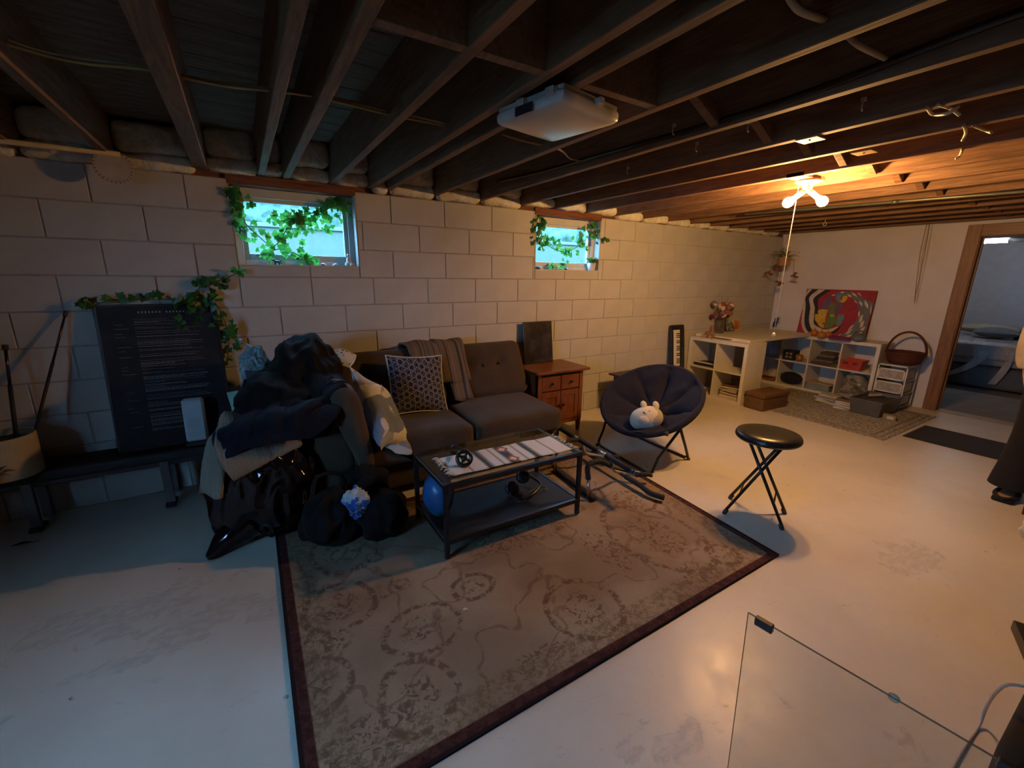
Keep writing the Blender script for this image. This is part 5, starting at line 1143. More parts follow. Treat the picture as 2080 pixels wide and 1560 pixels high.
o = thing('floor_leaf', 'single dark dry leaf lying on the concrete before the bench', 'leaf', fl(45, 1107)); MB().grid(lambda u, v: ((u - .5) * .09, (v - .5) * .03 * math.sin(PI * u), .006 + .006 * math.sin(PI * u)), 8, 4, .001).build('blade', M('dry_leaf_dark', (.03, .025, .02), .8), o, True); MB().tube([(.04, 0, .006), (.065, .004, .004)], .0015, 5).build('stalk', MATS['dry_leaf_dark'], o, True)
# ================================================================== UNDER THE CEILING
INS = NT('glass_wool'); c = INS.coord(); n = INS.noise(c, 24, 5, .7); n2 = INS.noise(c, 5, 3)
INS.setp(Base_Color=INS.mix(INS.sm(n * .6 + n2 * .4, .35, .65), (.54, .49, .37), (.80, .78, .70)), Roughness=1.0); INS.bump(n, .8, .02); INS = INS.m
for k in range(len(JX) - 1):
    a = JX[k][0] + JX[k][1]; e = JX[k + 1][0]; wd = e - a
    if wd < .05 or e > XR: continue
    bt = thing('insulation_batt', 'white glass wool batt stuffed between the joists on top of the block wall', 'insulation', ((a + e) / 2, .06, ZT), 0, 'glass wool batts along the wall top')
    sd = k * 3.7
    def wob(p): return p + Vector((0, .016 * noise.noise(p * 11 + Vector((sd, 0, 0))), .016 * noise.noise(p * 9 + Vector((0, sd, 0))))) + Vector((0, -.012 * abs(noise.noise(p * 26 + Vector((sd, 2, 0)))), 0))
    low = any(x0 - .05 < (a + e) / 2 < x1 + .05 for (x0, x1, s_) in WIN)
    z0 = .038 if low else .004
    MB().rbox((wd + .02, .15, .09), .038, Matrix.Translation((0, -.022 + random.uniform(-.012, .006), z0 + .042)), 9, fn=wob).build('lower_lobe', INS, bt, True)
    MB().rbox((wd + .004, .13, .17), .05, Matrix.Translation((0, -.06 + random.uniform(-.03, .02), z0 + .165)), 9, fn=wob).build('upper_lobe', INS, bt, True)
# square lamp, switched off
lp = thing('ceiling_lamp', 'square white plastic ceiling lamp, unlit, fixed under the joists', 'lamp', (.65, -2.025, ZJ), .19)
MB().rbox((.32, .345, .05), .022, Matrix.Translation((0, 0, -.036)), 8, fn=lambda p: Vector((p.x * (1 + .4 * p.z), p.y * (1 + .4 * p.z), p.z - (.010 * (1 - (p.x / .16) ** 2) * (1 - (p.y / .17) ** 2) if p.z < 0 else 0)))).build('diffuser', M('white_diffuser', (.66, .64, .62), .25, var=.02), lp, True, angle=50)
MB().cbox(-.15, .15, -.162, .162, -.016, 0, .002).build('back_plate', M('white_metal_plate', (.5, .49, .47), .4), lp)
for (x, y) in ((-.165, .02), (-.165, -.12), (.165, .05), (.02, -.175)): MB().cbox(x - .012, x + .012, y - .018, y + .018, -.03, -.008, .002).build('clip', MATS['white_metal_plate'], lp)
MB().cbox(-.174, -.168, -.04, .045, -.06, -.03, .001).build('sticker', M('dark_sticker', (.02, .02, .03), .3), lp)
# electric cables
YC = M('yellow_cable', (.30, .20, .05), .5); WC = M('white_cable', (.42, .39, .32), .5); BCb = M('black_cable', (.012, .012, .012), .25)
def cable(pts, r, mat, label, k=6, name='electric_cable'): return tag(MB().tube(smooth_path(pts, k), r, 6).build(name, mat, None, True), label, 'cable')
cable([fl(x, y, z) for (x, y, z) in ((-120, 60, 2.13), (0, 86, 2.12), (150, 125, 2.11), (300, 141, 2.115), (450, 173, 2.11), (630, 194, 2.115), (790, 232, 2.105), (912, 256, 2.115))], .006, YC, 'yellow electric cable running through the joists beside the round disc')
cable([fl(x, y, z) for (x, y, z) in ((-120, 50, 2.15), (0, 76, 2.14), (110, 108, 2.13), (300, 138, 2.125), (450, 168, 2.12), (630, 190, 2.125), (790, 226, 2.12), (912, 252, 2.12))], .005, WC, 'pale electric cable alongside the yellow one through the joists')
cable([fl(x, y, z) for (x, y, z) in ((1020, 272, 2.12), (1060, 285, 2.10), (1135, 303, 2.09), (1160, 322, 2.10), (1188, 326, 2.12))], .006, M('orange_cable', (.30, .13, .03), .5), 'orange cable end hanging beside the square lamp')
cable([fl(x, y, z) for (x, y, z) in ((1595, -20, 2.13), (1620, 18, 2.10), (1660, 35, 2.10), (1692, 46, 2.13))], .009, WC, 'thick pale cable loop over the joist bay above the junction plates')
cable([fl(x, y, z) for (x, y, z) in ((1722, 72, 2.13), (1745, 92, 2.10), (1780, 110, 2.10), (1812, 124, 2.13))], .009, WC, 'pale cable sagging below the nicked joist')
for k, pp_ in enumerate(([(1883, 218), (1895, 232), (1925, 230), (1948, 216)], [(1905, 212), (1930, 220), (1950, 234)], [(1958, 255), (1962, 270), (1955, 286)], [(1978, 255), (2000, 264), (2015, 270)], [(1955, 303), (1950, 315), (1942, 322)])):
    cable([fl(x, y, ZJ - .005 + .02 * (i % 2)) for i, (x, y) in enumerate(pp_)], .006, WC, ['pale cable loop under the joist beside the bulb', 'short pale cable tail next to the cable loop', 'white cable end bent down from a joist', 'pale cable crossing toward the doorway', 'small white cable hook near the orange lit joist'][k])
cable([(1.36 - .012, y, z) for (y, z) in ((-.35, 2.15), (-.9, 2.12), (-1.6, 2.10), (-2.2, 2.085), (-2.6, 2.09), (-3.1, 2.12), (-3.8, 2.10))], .013, BCb, 'thick black cable clipped along the side of a joist')
for (px, py) in ((1368, 268), (1520, 262), (1752, 218), (1275, 350), (1415, 303)):
    p = fl(px, py, 2.09); o = thing('cable_staple', 'small white cable staple hanging on a joist side', 'staple', p, 0, 'white staples on the joists')
    MB().tube([(-.004, 0, .03), (-.006, 0, -.004), (.004, 0, -.012)], .0028, 5).build('wire', WC, o, True); MB().cbox(-.006, .006, -.008, .008, .02, .034, .002).build('head', WC, o)
for (px, py, w_, lab) in ((1645, 282, .09, 'pale square junction plate under a joist above the cable loop'), (1755, 308, .085, 'tan square junction plate on the joist beside the lit bulbs')):
    p = fl(px, py, ZJ); o = thing('junction_plate', lab, 'plate', (p.x, p.y, ZJ)); MB().cbox(-.035, .045, -w_ / 2, w_ / 2, -.006, 0, .001).build('plate', M('pale_plate_' + str(px), (.55, .5, .4) if px < 1700 else (.40, .26, .12), .4), o); MB().lathe([(.004, -.009), (.005, -.006)], n=8).build('screw', M('bright_metal'), o)
cd = thing('conduit_pipe', 'grey green metal conduit running under the far joists', 'pipe', (4.0, -2.0, ZJ - .012))
MB().tube([(3.75, -.9, ZJ - .012), (4.2, -2.75, ZJ - .012), (4.4, -3.6, ZJ - .012)], .012, 8).build('pipe', M('dull_conduit', (.16, .16, .12), .4, .6), cd, True, True); MB().tube([(4.0, -1.94, ZJ - .012), (4.01, -1.98, ZJ - .012)], .016, 8).build('coupling', M('dull_conduit'), cd, True, True)
p = fl(1676, 452, ZJ - .03); hk = thing('ring_hook', 'small white ring hook screwed under a far joist', 'hook', p); MB().tube(arc((0, 0, -.015), .016, 0, 2 * PI, 16, (.5, -.85, 0), (0, 0, 1))[:-1], .003, 6, closed=True).build('ring', WC, hk, True); MB().tube([(0, 0, 0), (0, 0, .03)], .003, 6).build('shank', WC, hk, True)
tw = thing('hanging_twine', 'brown twine loop hanging from the ceiling before the end wall', 'string', (6.1, -1.6, 1.2)); TWN = M('brown_twine', (.20, .12, .06), .9)
for s in (-1, 1): MB().tube([(6.1, -1.58 + s * .012, ZJ + .05), (6.1, -1.59 + s * .02, 1.75), (6.1, -1.61 + s * .008, 1.4), (6.1, -1.615, 1.28)], .003, 5).build('strand', TWN, tw, True, True)
MB().tube([(6.1, -1.615, 1.285), (6.1, -1.625, 1.2)], [.005, .002], 5).build('frayed_end', TWN, tw, True, True)
# rod and stitched disc
MB_ = thing('curtain_rod', 'cream painted wooden rod resting under the joists by the round disc', 'rod', (-1.3, -.2, 2.1))
MB().tube([(-2.1, -.19, 2.05), (-.908, -.2, 2.055)], .013, 10).build('rod', M('cream_rod', (.46, .38, .24), .6), MB_, True, True); MB().tube([(-1.39, -.195, 2.05), (-1.375, -.195, 2.05)], .018, 10).build('collar', M('cream_rod'), MB_, True, True)
dc = thing('stitched_disc', 'round grey beige paper disc with stitched rim hanging at the wall top', 'ornament', wl(230, 338, -.115))
vw = Vector((.06, -1, .03)).normalized(); rt = Vector((0, 0, 1)).cross(vw).normalized(); mm = frame((0, 0, 0), rt, (0, 0, 1))
MB().lathe([(0, -.002), (.085, -.002), (.087, 0), (.085, .002), (0, .002)], n=36, mat=mm, cap0=False, cap1=False).build('disc', M('grey_beige_card', (.42, .36, .32), .9), dc, False)
for k in range(28):
    a = 2 * PI * k / 28; d = Vector((math.cos(a), math.sin(a), 0)); MB().tube([mm @ (d * .074 + Vector((0, 0, .004))), mm @ (d * .088), mm @ (d * .082 + Vector((0, 0, -.004)))], .0018, 4).build('stitch', M('brown_thread', (.15, .09, .05), .9), dc)
MB().tube([(0, 0, .082), (0, 0, .15)], .0015, 4).build('string', M('brown_thread'), dc)
# hanging plant in the corner
hp = thing('hanging_planter', 'small hanging planter with trailing foliage near the wall corner', 'planter', (5.67, -.34, 1.62))
MB().lathe([(.055, 0), (.062, .01), (.074, .10), (.068, .10), (.056, .02), (0, .015)], n=20, cap1=False).build('pot', M('tan_wicker_pot', (.38, .20, .09), .7, var=.2, bump=.5, bscale=60), hp, True)
for k in range(3):
    a = 2 * PI * k / 3; MB().tube([(.07 * math.cos(a), .07 * math.sin(a), .10), (0, 0, .38), (0, 0, .46)], .002, 4).build('cord', TWN, hp)
LG = [M('dusty_green_leaf', (.10, .12, .05), .7), M('dusty_red_leaf', (.16, .055, .035), .8)]
for k in range(70):
    a = random.uniform(0, 2 * PI); r = random.uniform(.02, .16); z = .11 + random.uniform(0, .14) * (1 - r / .2); mm2 = Matrix.Translation((r * math.cos(a), r * math.sin(a), z)) @ Matrix.Rotation(a - PI / 2, 4, 'Z') @ Matrix.Rotation(random.uniform(-.4, .9), 4, 'X')
    MB().add([mm2 @ Vector(q) for q in ((-.007, -.03, 0), (.007, -.03, 0), (.006, .02, .004), (0, .04, 0), (-.006, .02, .004))], [(0, 1, 2, 3, 4)]).build('leaf', LG[0], hp)
for (dx, dy, dz) in ((-.02, .06, -.06), (.05, -.12, -.12), (-.06, .14, -.1), (.0, .02, -.22), (.08, .12, -.02)):
    MB().tube([(.04, .02, .1), (dx * .8, dy * .8, .08), (dx, dy, dz)], .0025, 4).build('trailing_stem', MATS['dry_stem'], hp)
    for k in range(6):
        q = Vector((dx, dy, dz)) + Vector((random.uniform(-.03, .03), random.uniform(-.04, .04), random.uniform(-.03, .03))); MB().blob(q, (.016, .022, .012), .5, 3, k, 2).build('dry_flower', LG[1], hp)
# ================================================================== IVY
t = NT('ivy_leaf'); c = t.coord(); n = t.noise(c, 40, 3); oi = V(t, t.n('ShaderNodeObjectInfo').outputs['Random'])
t.setp(Base_Color=t.mix(t.sm(n * .4 + oi * .6, .2, .8), (.010, .055, .012), (.045, .17, .025)), Roughness=.4)
tl = t.n('ShaderNodeBsdfTranslucent'); tl.inputs[0].default_value = (.07, .36, .05, 1); mxs = t.n('ShaderNodeMixShader'); mxs.inputs[0].default_value = .35
t.t.links.new(t.b.outputs[0], mxs.inputs[1]); t.t.links.new(tl.outputs[0], mxs.inputs[2]); t.t.links.new(mxs.outputs[0], t.out.inputs[0]); IVY = t.m
VINE = M('vine_stem', (.06, .07, .025), .7)
def leaf_mesh(k):
    r_ = random.Random(k); half = [(0, -.32), (.30, -.46), (.38, -.20), (.62, -.02), (.30, .10), (.24, .30), (0, .66)]
    half = [(x * r_.uniform(.85, 1.1), y * r_.uniform(.9, 1.1)) for x, y in half]
    vs = [(0, -.05, .0)] ; ring = half + [(-x, y) for x, y in half[-2:0:-1]]
    vs += [(x, y, -.16 * abs(x) - .10 * max(0, y) ** 2) for x, y in ring]; n = len(ring)
    me = bpy.data.meshes.new('leaf'); me.from_pydata(vs, [], [(0, i + 1, (i + 1) % n + 1) for i in range(n)]); me.materials.append(IVY); return me
LM = [leaf_mesh(k) for k in range(4)]
def ivy(name, label, spots, vines, Y, size=.048):
    """spots: (px, py, spread x, spread y, count, depth jitter)"""
    root = thing(name, label, 'plant', wl(spots[0][0], spots[0][1], Y))
    R0 = Vector(root.location)
    for (px, py, sx, sy, n, dj) in spots:
        for k in range(n):
            x = random.gauss(px, sx); y = random.gauss(py, sy); yy = Y + random.uniform(-dj, dj)
            p = wl(x, y, yy)
            if Y > 0 and not any(a_ + .025 < p.x < e_ - .025 for (a_, e_, s_) in WIN): p = wl(x, y, -.018)
            o = bpy.data.objects.new('leaf', random.choice(LM)); COL.objects.link(o); o.parent = root
            o.location = p - R0; s_ = size * random.uniform(.65, 1.15); o.scale = (s_, s_, s_)
            o.rotation_euler = (PI / 2 + random.uniform(-.7, .7), random.uniform(-2.9, 2.9), random.uniform(-.7, .7))
    for pts in vines: MB().tube(smooth_path([wl(x, y, Y) for x, y in pts], 5), .003, 5).build('vine', VINE, root, True, True)
    return root
ivy('ivy_garland', 'leafy ivy garland trailing across the wider basement window over the sofa', [(478, 395, 9, 10, 22, .03), (484, 430, 8, 18, 26, .03), (490, 462, 6, 12, 10, .02), (510, 410, 12, 10, 5, .03), (590, 440, 18, 12, 24, .03), (582, 470, 22, 15, 34, .03), (560, 500, 22, 12, 20, .03), (610, 452, 12, 14, 18, .03), (640, 440, 18, 10, 20, .03), (672, 425, 18, 9, 24, .03), (692, 412, 10, 8, 12, .02), (545, 515, 16, 8, 10, .03), (612, 520, 14, 12, 10, .03), (628, 532, 12, 5, 10, .02), (662, 465, 14, 10, 8, .03), (525, 480, 16, 16, 6, .03)],
    [[(470, 382), (482, 430), (500, 455), (520, 475), (555, 500), (580, 470), (600, 440), (650, 430), (700, 410)], [(520, 520), (545, 512), (575, 505), (600, 515), (630, 530)]], .045)
ivy('ivy_garland', 'leafy ivy garland framing the smaller basement window beside the potted plant', [(1098, 455, 6, 8, 16, .02), (1100, 478, 8, 12, 24, .02), (1112, 492, 10, 8, 18, .02), (1092, 500, 6, 8, 10, .02), (1130, 505, 10, 7, 12, .02), (1150, 510, 10, 8, 16, .02), (1178, 498, 9, 10, 18, .02), (1186, 475, 8, 8, 10, .02), (1208, 455, 5, 10, 16, .02), (1212, 480, 6, 8, 14, .02), (1160, 525, 16, 8, 10, .02), (1130, 540, 18, 4, 8, .01), (1228, 490, 5, 5, 5, .02), (1083, 470, 2, 8, 3, .02)],
    [[(1096, 442), (1100, 480), (1115, 500), (1150, 512), (1180, 495), (1205, 470), (1214, 445)], [(1212, 450), (1215, 478), (1230, 490)]], .03, .046)
ivy('ivy_garland', 'ivy garland draped over the top of the black poster up to the window', [(172, 618, 5, 6, 7, .02), (222, 604, 3, 3, 2, .01), (248, 603, 4, 3, 3, .01), (268, 604, 3, 3, 2, .01), (290, 606, 4, 3, 3, .01), (318, 602, 6, 4, 5, .01), (385, 605, 12, 7, 14, .03), (405, 620, 16, 10, 20, .03), (370, 650, 14, 10, 12, .02), (428, 610, 8, 12, 10, .03), (440, 640, 6, 14, 12, .03), (472, 668, 5, 8, 6, .02), (452, 690, 10, 12, 8, .02), (478, 705, 5, 5, 4, .02), (455, 730, 10, 12, 8, .02), (412, 574, 10, 5, 8, .02), (450, 566, 14, 4, 8, .02), (487, 550, 6, 3, 6, .01), (455, 578, 6, 4, 3, .02)],
    [[(165, 622), (240, 610), (330, 608), (400, 610), (440, 620), (455, 650), (465, 690), (460, 740)], [(395, 605), (410, 580), (450, 568), (500, 547)]], -.055, .046)
# ---- window sill things
def rock(px, py, r, win, col, label, Y=.03, k=0):
    p = wl(px, py, Y); tag(MB().blob((p.x, Y, WIN[win][2] + r * .62), (r * 1.2, r, r * .7), .35, 2.2, k, 3).build('sill_stone', col, None, False), label, 'stone')
rock(634, 535, .014, 0, M('pale_stone', (.48, .44, .42), .6), 'small pale stone on the window sill under the ivy', .03, 1); rock(657, 535, .017, 0, M('red_white_stone', (.42, .30, .27), .5), 'chunky pinkish stone on the wide window sill', .03, 2); rock(681, 537, .016, 0, M('blue_stone', (.28, .31, .40), .5), 'bluish stone on the wide window sill', .03, 3); rock(715, 536, .02, 0, M('amber_stone', (.36, .21, .08), .5), 'amber stone beside the white figurine', .02, 4)
fg = wl(708, 530, .045); o = thing('buddha_figurine', 'small white seated figurine at the end of the wide window sill', 'figurine', (fg.x, .045, WIN[0][2] + .003)); FW = M('white_plaster', (.50, .47, .43), .7)
MB().lathe([(.022, 0), (.03, .008), (.026, .02), (.016, .04), (.014, .06), (.005, .066)], n=14).build('robe', FW, o, True); MB().blob((0, 0, .078), (.012, .012, .014), 0, 1, 0, 2).build('head', FW, o, True); MB().tube([(-.018, -.012, .03), (0, -.024, .022), (.018, -.012, .03)], .006, 6).build('arms', FW, o, True)
fg = wl(563, 532, .03); o = thing('black_figurine', 'tiny black animal figurine on the wide window sill', 'figurine', (fg.x, .03, WIN[0][2] + .003)); BF = M('black_bead')
MB().blob((0, 0, .022), (.02, .008, .009), 0, 1, 0, 2).build('body', BF, o, True); MB().blob((-.022, 0, .032), (.009, .007, .008), 0, 1, 0, 2).build('head', BF, o, True)
for x in (-.013, .013): MB().tube([(x, 0, .018), (x, 0, 0)], .004, 5).build('leg', BF, o, True)
MB().tube([(.018, 0, .026), (.03, 0, .038)], .0025, 5).build('tail', BF, o, True)
fg = wl(1204, 545, .035); o = thing('potted_succulent', 'green succulent in a small white pot on the smaller window sill', 'plant', (fg.x - .02, .035, WIN[1][2] + .003))
MB().lathe([(.034, 0), (.036, .004), (.046, .075), (.042, .075), (.034, .01), (0, .008)], n=20, cap1=False).build('pot', M('white_pot', (.50, .48, .46), .4), o, True); MB().lathe([(.04, .066), (0, .068)], n=16, cap0=False).build('soil', M('dark_soil'), o)
for k in range(16):
    a = 2 * PI * k / 16 * 2.4; tl_ = .5 + .45 * (k / 16); mm2 = Matrix.Translation((0, 0, .065)) @ Matrix.Rotation(a, 4, 'Z') @ Matrix.Rotation(tl_ - 1.2, 4, 'Y')
    MB().grid(lambda u, v: mm2 @ Vector((v * .085, (u - .5) * .034 * math.sin(PI * (.15 + .8 * v)), .015 * math.sin(v * 2))), 4, 6, .004).build('leaf', M('succulent_green', (.05, .20, .03), .35, var=.3), o, True)
rock(1092, 545, .026, 1, M('brown_stone', (.13, .10, .08), .7), 'dark round stone at the end of the smaller window sill', .025, 5); rock(1125, 546, .014, 1, M('pale_stone'), 'pale pebble on the smaller window sill', .02, 6); rock(1150, 546, .016, 1, M('purple_crystal', (.20, .02, .22), .2), 'purple crystal on the smaller window sill', .02, 7)
# ================================================================== GLASS PANE AND THE NEAR RIGHT CORNER
gp = thing('upright_glass_sheet', 'clear glass pane standing upright on edge with black corner clips', 'glass pane', (.63, -3.25, 0))
G0, G1 = Vector((.604, -3.0, .6)), Vector((.656, -3.47, .6)); dn = Vector((.055, 0, -.6))
ax = (G1 - G0).normalized(); mm = frame((G0 + G1) / 2 + dn / 2, ax, -dn)
W_, H_ = (G1 - G0).length, dn.length
MB().obox(mm, W_, H_, .004).build('pane', thin_glass('clear_pane', (.95, .96, .95), dirt=.035), gp, False, True)
ED = M('green_glass_edge', (.14, .15, .12), .2)
for (cx, cy, w_, h_) in ((0, H_ / 2, W_, .001), (0, -H_ / 2, W_, .001), (-W_ / 2, 0, .0008, H_), (W_ / 2, 0, .0008, H_)): MB().obox(mm @ Matrix.Translation((cx, cy, 0)), w_, h_, .0046).build('edge', ED, gp, False, True)
for (k, w_) in ((.085, .042), (.965, .022)):
    MB().obox(mm @ Matrix.Translation((-W_ / 2 + W_ * k, H_ / 2 - .008, 0)), w_, .024, .016, .002).build('clip', M('black_clip', (.012, .012, .014), .35), gp, False, True)
MB().lathe([(.01, 0), (.01, .004), (.004, .007)], n=14, mat=mm @ Matrix.Translation((.06, H_ / 2 - .004, -.007))).build('bumper', M('clear_bumper', (.5, .45, .36), .2, trans=.5), gp, True, True)
MB().obox(mm @ Matrix.Translation((0, -H_ / 2 + .006, 0)), W_ * .9, .012, .05, .003).build('foot_rail', M('black_clip'), gp, False, True)
bd = thing('duffel_bag', 'large black fabric duffel bag on the floor beside the glass pane', 'bag', (1.5, -3.68, 0)); DB = fabric('black_duffel', (.010, .009, .009), weave=300, fold=.4)
def slope(p): return Vector((p.x + (.12 * (p.z - .0)) * (1 if p.x < 0 else 0), p.y, p.z))
MB().rbox((.98, .52, .335), .07, Matrix.Translation((0, 0, .168)), 8, fn=slope).build('body', DB, bd, True); MB().tube(smooth_path([(-.2, -.2, .32), (-.15, -.05, .40), (.15, -.05, .40), (.2, -.2, .32)], 6), .014, 8).build('handle', DB, bd, True)
gb = thing('game_box', 'black boxed game with pink corner and white lettering lying on the duffel bag', 'box', (1.50, -3.50, .336), .35)
MB().cbox(-.16, .16, -.11, .11, 0, .035, .002).build('carton', M('black_cover'), gb); MB().box(-.155, -.125, -.105, -.02, .0352, .036).build('pink_panel', M('pink_print', (.30, .07, .08), .5), gb)
for k in range(5): MB().box(-.105 + k * .022, -.098 + k * .022, -.09, .02, .0352, .036).build('lettering', M('faint_print'), gb)
cp = smooth_path([fl(2140, 1400, .39), fl(2085, 1394, .392), fl(2045, 1391, .36), fl(2020, 1410, .20), fl(2002, 1440, .06), fl(1988, 1475, .008), fl(1960, 1515, .008), fl(1925, 1575, .008), fl(1880, 1640, .008)], 6)
tag(MB().tube(cp, .0045, 8).build('white_cable', M('grey_white_cable', (.42, .41, .42), .4), None, True), 'white charging cable running over the box and down behind the glass pane', 'cable')
# wooden chair corner, white bag and grey slipper at the edge
wc = thing('wooden_chair', 'brown wooden chair standing beside the person', 'chair', (3.70, -3.38, 0), PI / 4)
RW_ = wood('red_brown_chair', (.20, .08, .035), (.10, .035, .016), grain=(10, 10, 1.2))
for (x, y, h_) in ((-.2, .2, .44), (.2, .2, .44), (-.2, -.2, .9), (.2, -.2, .9)): MB().tube([(x, y, 0), (x, y, h_)], [.013, .018], 10).build('leg', RW_, wc, True)
MB().cbox(-.23, .23, -.23, .23, .44, .465, .008).build('seat', RW_, wc)
for z in (.6, .72, .85): MB().cbox(-.2, .2, -.212, -.192, z, z + .05, .003).build('back_slat', RW_, wc)
for y in (-.2, .2): MB().tube([(-.2, y, .2), (.2, y, .2)], .008, 8).build('stretcher', RW_, wc, True)
wbg = thing('white_carrier_bag', 'white plastic carrier bag on the floor beside the wooden chair', 'bag', (3.28, -3.27, 0)); MB().blob((0, 0, .09), (.13, .12, .1), .25, 2.4, 4, 4, flat=-.09, fold=.25, ffreq=3.5).build('sack', M('white_film', (.48, .48, .48), .3, var=.25, scale=14), wbg, True); MB().tube(smooth_path([(-.04, 0, .17), (0, 0, .23), (.04, 0, .17)], 5), .006, 6).build('handle', M('white_film'), wbg, True)
sl = thing('grey_slipper', 'single dark grey slipper lying on the bare floor', 'slipper', (2.80, -3.34, 0), .5); MB().blob((0, 0, .03), (.13, .05, .035), .08, 2, 3, 3, flat=-.03).build('upper', fabric('grey_felt', (.10, .095, .085)), sl, True); MB().rbox((.26, .1, .012), .005, Matrix.Translation((0, 0, .006)), 4).build('sole', MATS['rubber_cap'], sl, True)
# ================================================================== PERSON (seen from behind, walking to the doorway)
pe = thing('person', 'person in cream fleece top and flared black trousers walking toward the doorway', 'person', (4.14, -3.075, 0))
SK = M('skin', (.42, .25, .17), .5, var=.05); FL_ = fabric('cream_fleece', (.46, .38, .29), weave=130, bump=.9); TRS = fabric('black_trousers', (.010, .009, .009), weave=300, fold=.6)
def skin_mesh(name, nodes, edges, mat, parent, sub=2):
    me = bpy.data.meshes.new(name); me.from_pydata([n[0] for n in nodes], edges, []); me.materials.append(mat); o = bpy.data.objects.new(name, me); COL.objects.link(o); o.parent = parent
    md = o.modifiers.new('skin', 'SKIN'); md.use_smooth_shade = True
    for i, n in enumerate(nodes): me.skin_vertices[0].data[i].radius = n[1] if isinstance(n[1], tuple) else (n[1], n[1])
    me.skin_vertices[0].data[0].use_root = True
    s = o.modifiers.new('subsurf', 'SUBSURF'); s.levels = sub; s.render_levels = sub
    return o
# local frame: +x = the way the person faces, +y = their left
N = [((0, 0, .94), (.13, .10)), ((0, 0, 1.10), (.12, .09)), ((.01, 0, 1.30), (.15, .10)), ((.0, 0, 1.40), (.09, .07)), ((.01, 0, 1.47), .05), ((.03, 0, 1.56), (.075, .085)), ((.04, 0, 1.645), (.07, .08)),
     ((0, .17, 1.36), .05), ((-.03, .215, 1.12), .042), ((.03, .22, .90), .034), ((.06, .215, .84), (.03, .018)), ((0, -.17, 1.36), .05), ((-.02, -.215, 1.12), .042), ((.06, -.2, .90), .034), ((.10, -.19, .84), (.03, .018)),
     ((-.10, .09, .86), .085), ((-.10, .09, .48), .06), ((-.18, .08, .09), .04), ((-.10, .085, .035), (.04, .03)), ((.10, -.09, .86), .085), ((.12, -.09, .48), .06), ((.12, -.09, .09), .04), ((.22, -.09, .03), (.04, .03))]
E_ = [(0, 1), (1, 2), (2, 3), (3, 4), (4, 5), (5, 6), (2, 7), (7, 8), (8, 9), (9, 10), (2, 11), (11, 12), (12, 13), (13, 14), (0, 15), (15, 16), (16, 17), (17, 18), (0, 19), (19, 20), (20, 21), (21, 22)]
for (base, sy) in ((10, 1), (14, -1)):
    bx, by, bz = N[base][0]
    for k in range(4):
        ox = .024 - .016 * k; L_ = (.075, .082, .078, .062)[k]; i = len(N); N += [((bx + ox, by, bz - .045), .0095), ((bx + ox + .006, by - sy * .006, bz - .045 - L_ * .5), .0088), ((bx + ox + .004, by - sy * .018, bz - .045 - L_), .0075)]; E_ += [(base, i), (i, i + 1), (i + 1, i + 2)]
    i = len(N); N += [((bx + .038, by - sy * .012, bz - .02), .0105), ((bx + .048, by - sy * .02, bz - .055), .009)]; E_ += [(base, i), (i, i + 1)]
skin_mesh('body', N, E_, SK, pe)
fc_ = MB().blob((.118, 0, 1.585), (.018, .012, .024), 0, 1, 0, 2); fc_.build('nose', SK, pe, True)
for s in (-1, 1):
    MB().blob((.098, s * .03, 1.605), (.010, .013, .008), 0, 1, 0, 2).build('eye', M('eye_white', (.7, .7, .68), .3), pe, True); MB().blob((.02, s * .085, 1.59), (.018, .01, .03), 0, 1, 0, 2).build('ear', SK, pe, True)
MB().blob((.102, 0, 1.54), (.010, .024, .006), 0, 1, 0, 2).build('mouth', M('lips', (.34, .12, .10), .5), pe, True)
MB().blob((.0, 0, 1.62), (.115, .112, .125), .06, 3, 2, 4).build('hair', fabric('dark_brown_hair', (.03, .018, .012), weave=160), pe, True); MB().blob((-.07, 0, 1.50), (.055, .095, .13), .1, 3, 2, 3).build('hair_back', MATS['dark_brown_hair'], pe, True)
def ringtube(name, secs, mat, n=22, fuzz=.0, seed=0):   # secs: (centre, rx along facing, ry sideways)
    b = MB(); vs = []
    for (c_, rx, ry) in secs:
        for k in range(n):
            a = 2 * PI * k / n; q = Vector(c_) + Vector((rx * math.cos(a), ry * math.sin(a), 0)); vs.append(q + Vector((q - Vector(c_))) * fuzz * noise.noise(q * 30 + Vector((seed, 0, 0))))
    fs = [(i * n + k, i * n + (k + 1) % n, (i + 1) * n + (k + 1) % n, (i + 1) * n + k) for i in range(len(secs) - 1) for k in range(n)]
    return b.add(vs, fs).build(name, mat, pe, True, sub=1)
ringtube('fleece_top', [((-.01, 0, .80), .165, .205), ((0, 0, .82), .17, .21), ((0, 0, .95), .165, .205), ((.01, 0, 1.12), .16, .2), ((.01, 0, 1.30), .155, .215), ((0, 0, 1.40), .12, .17), ((.0, 0, 1.45), .08, .09), ((0, 0, 1.50), .075, .08)], FL_, 24, .08, 1)
ringtube('sleeve', [((0, .15, 1.40), .075, .07), ((-.01, .2, 1.30), .08, .07), ((-.03, .225, 1.12), .075, .065), ((.0, .23, .98), .07, .062), ((.03, .225, .90), .062, .056), ((.04, .222, .87), .048, .044)], FL_, 16, .1, 2)
ringtube('sleeve', [((0, -.15, 1.40), .075, .07), ((-.01, -.2, 1.30), .08, .07), ((-.02, -.225, 1.12), .075, .065), ((.03, -.215, .98), .07, .062), ((.06, -.2, .90), .062, .056), ((.07, -.2, .87), .048, .044)], FL_, 16, .1, 3)
ringtube('trouser_leg', [((-.03, .05, .93), .14, .12), ((-.08, .09, .80), .115, .105), ((-.10, .09, .60), .095, .09), ((-.11, .09, .45), .09, .088), ((-.14, .09, .28), .10, .10), ((-.17, .095, .14), .115, .115), ((-.18, .095, .085), .13, .12)], TRS, 20)
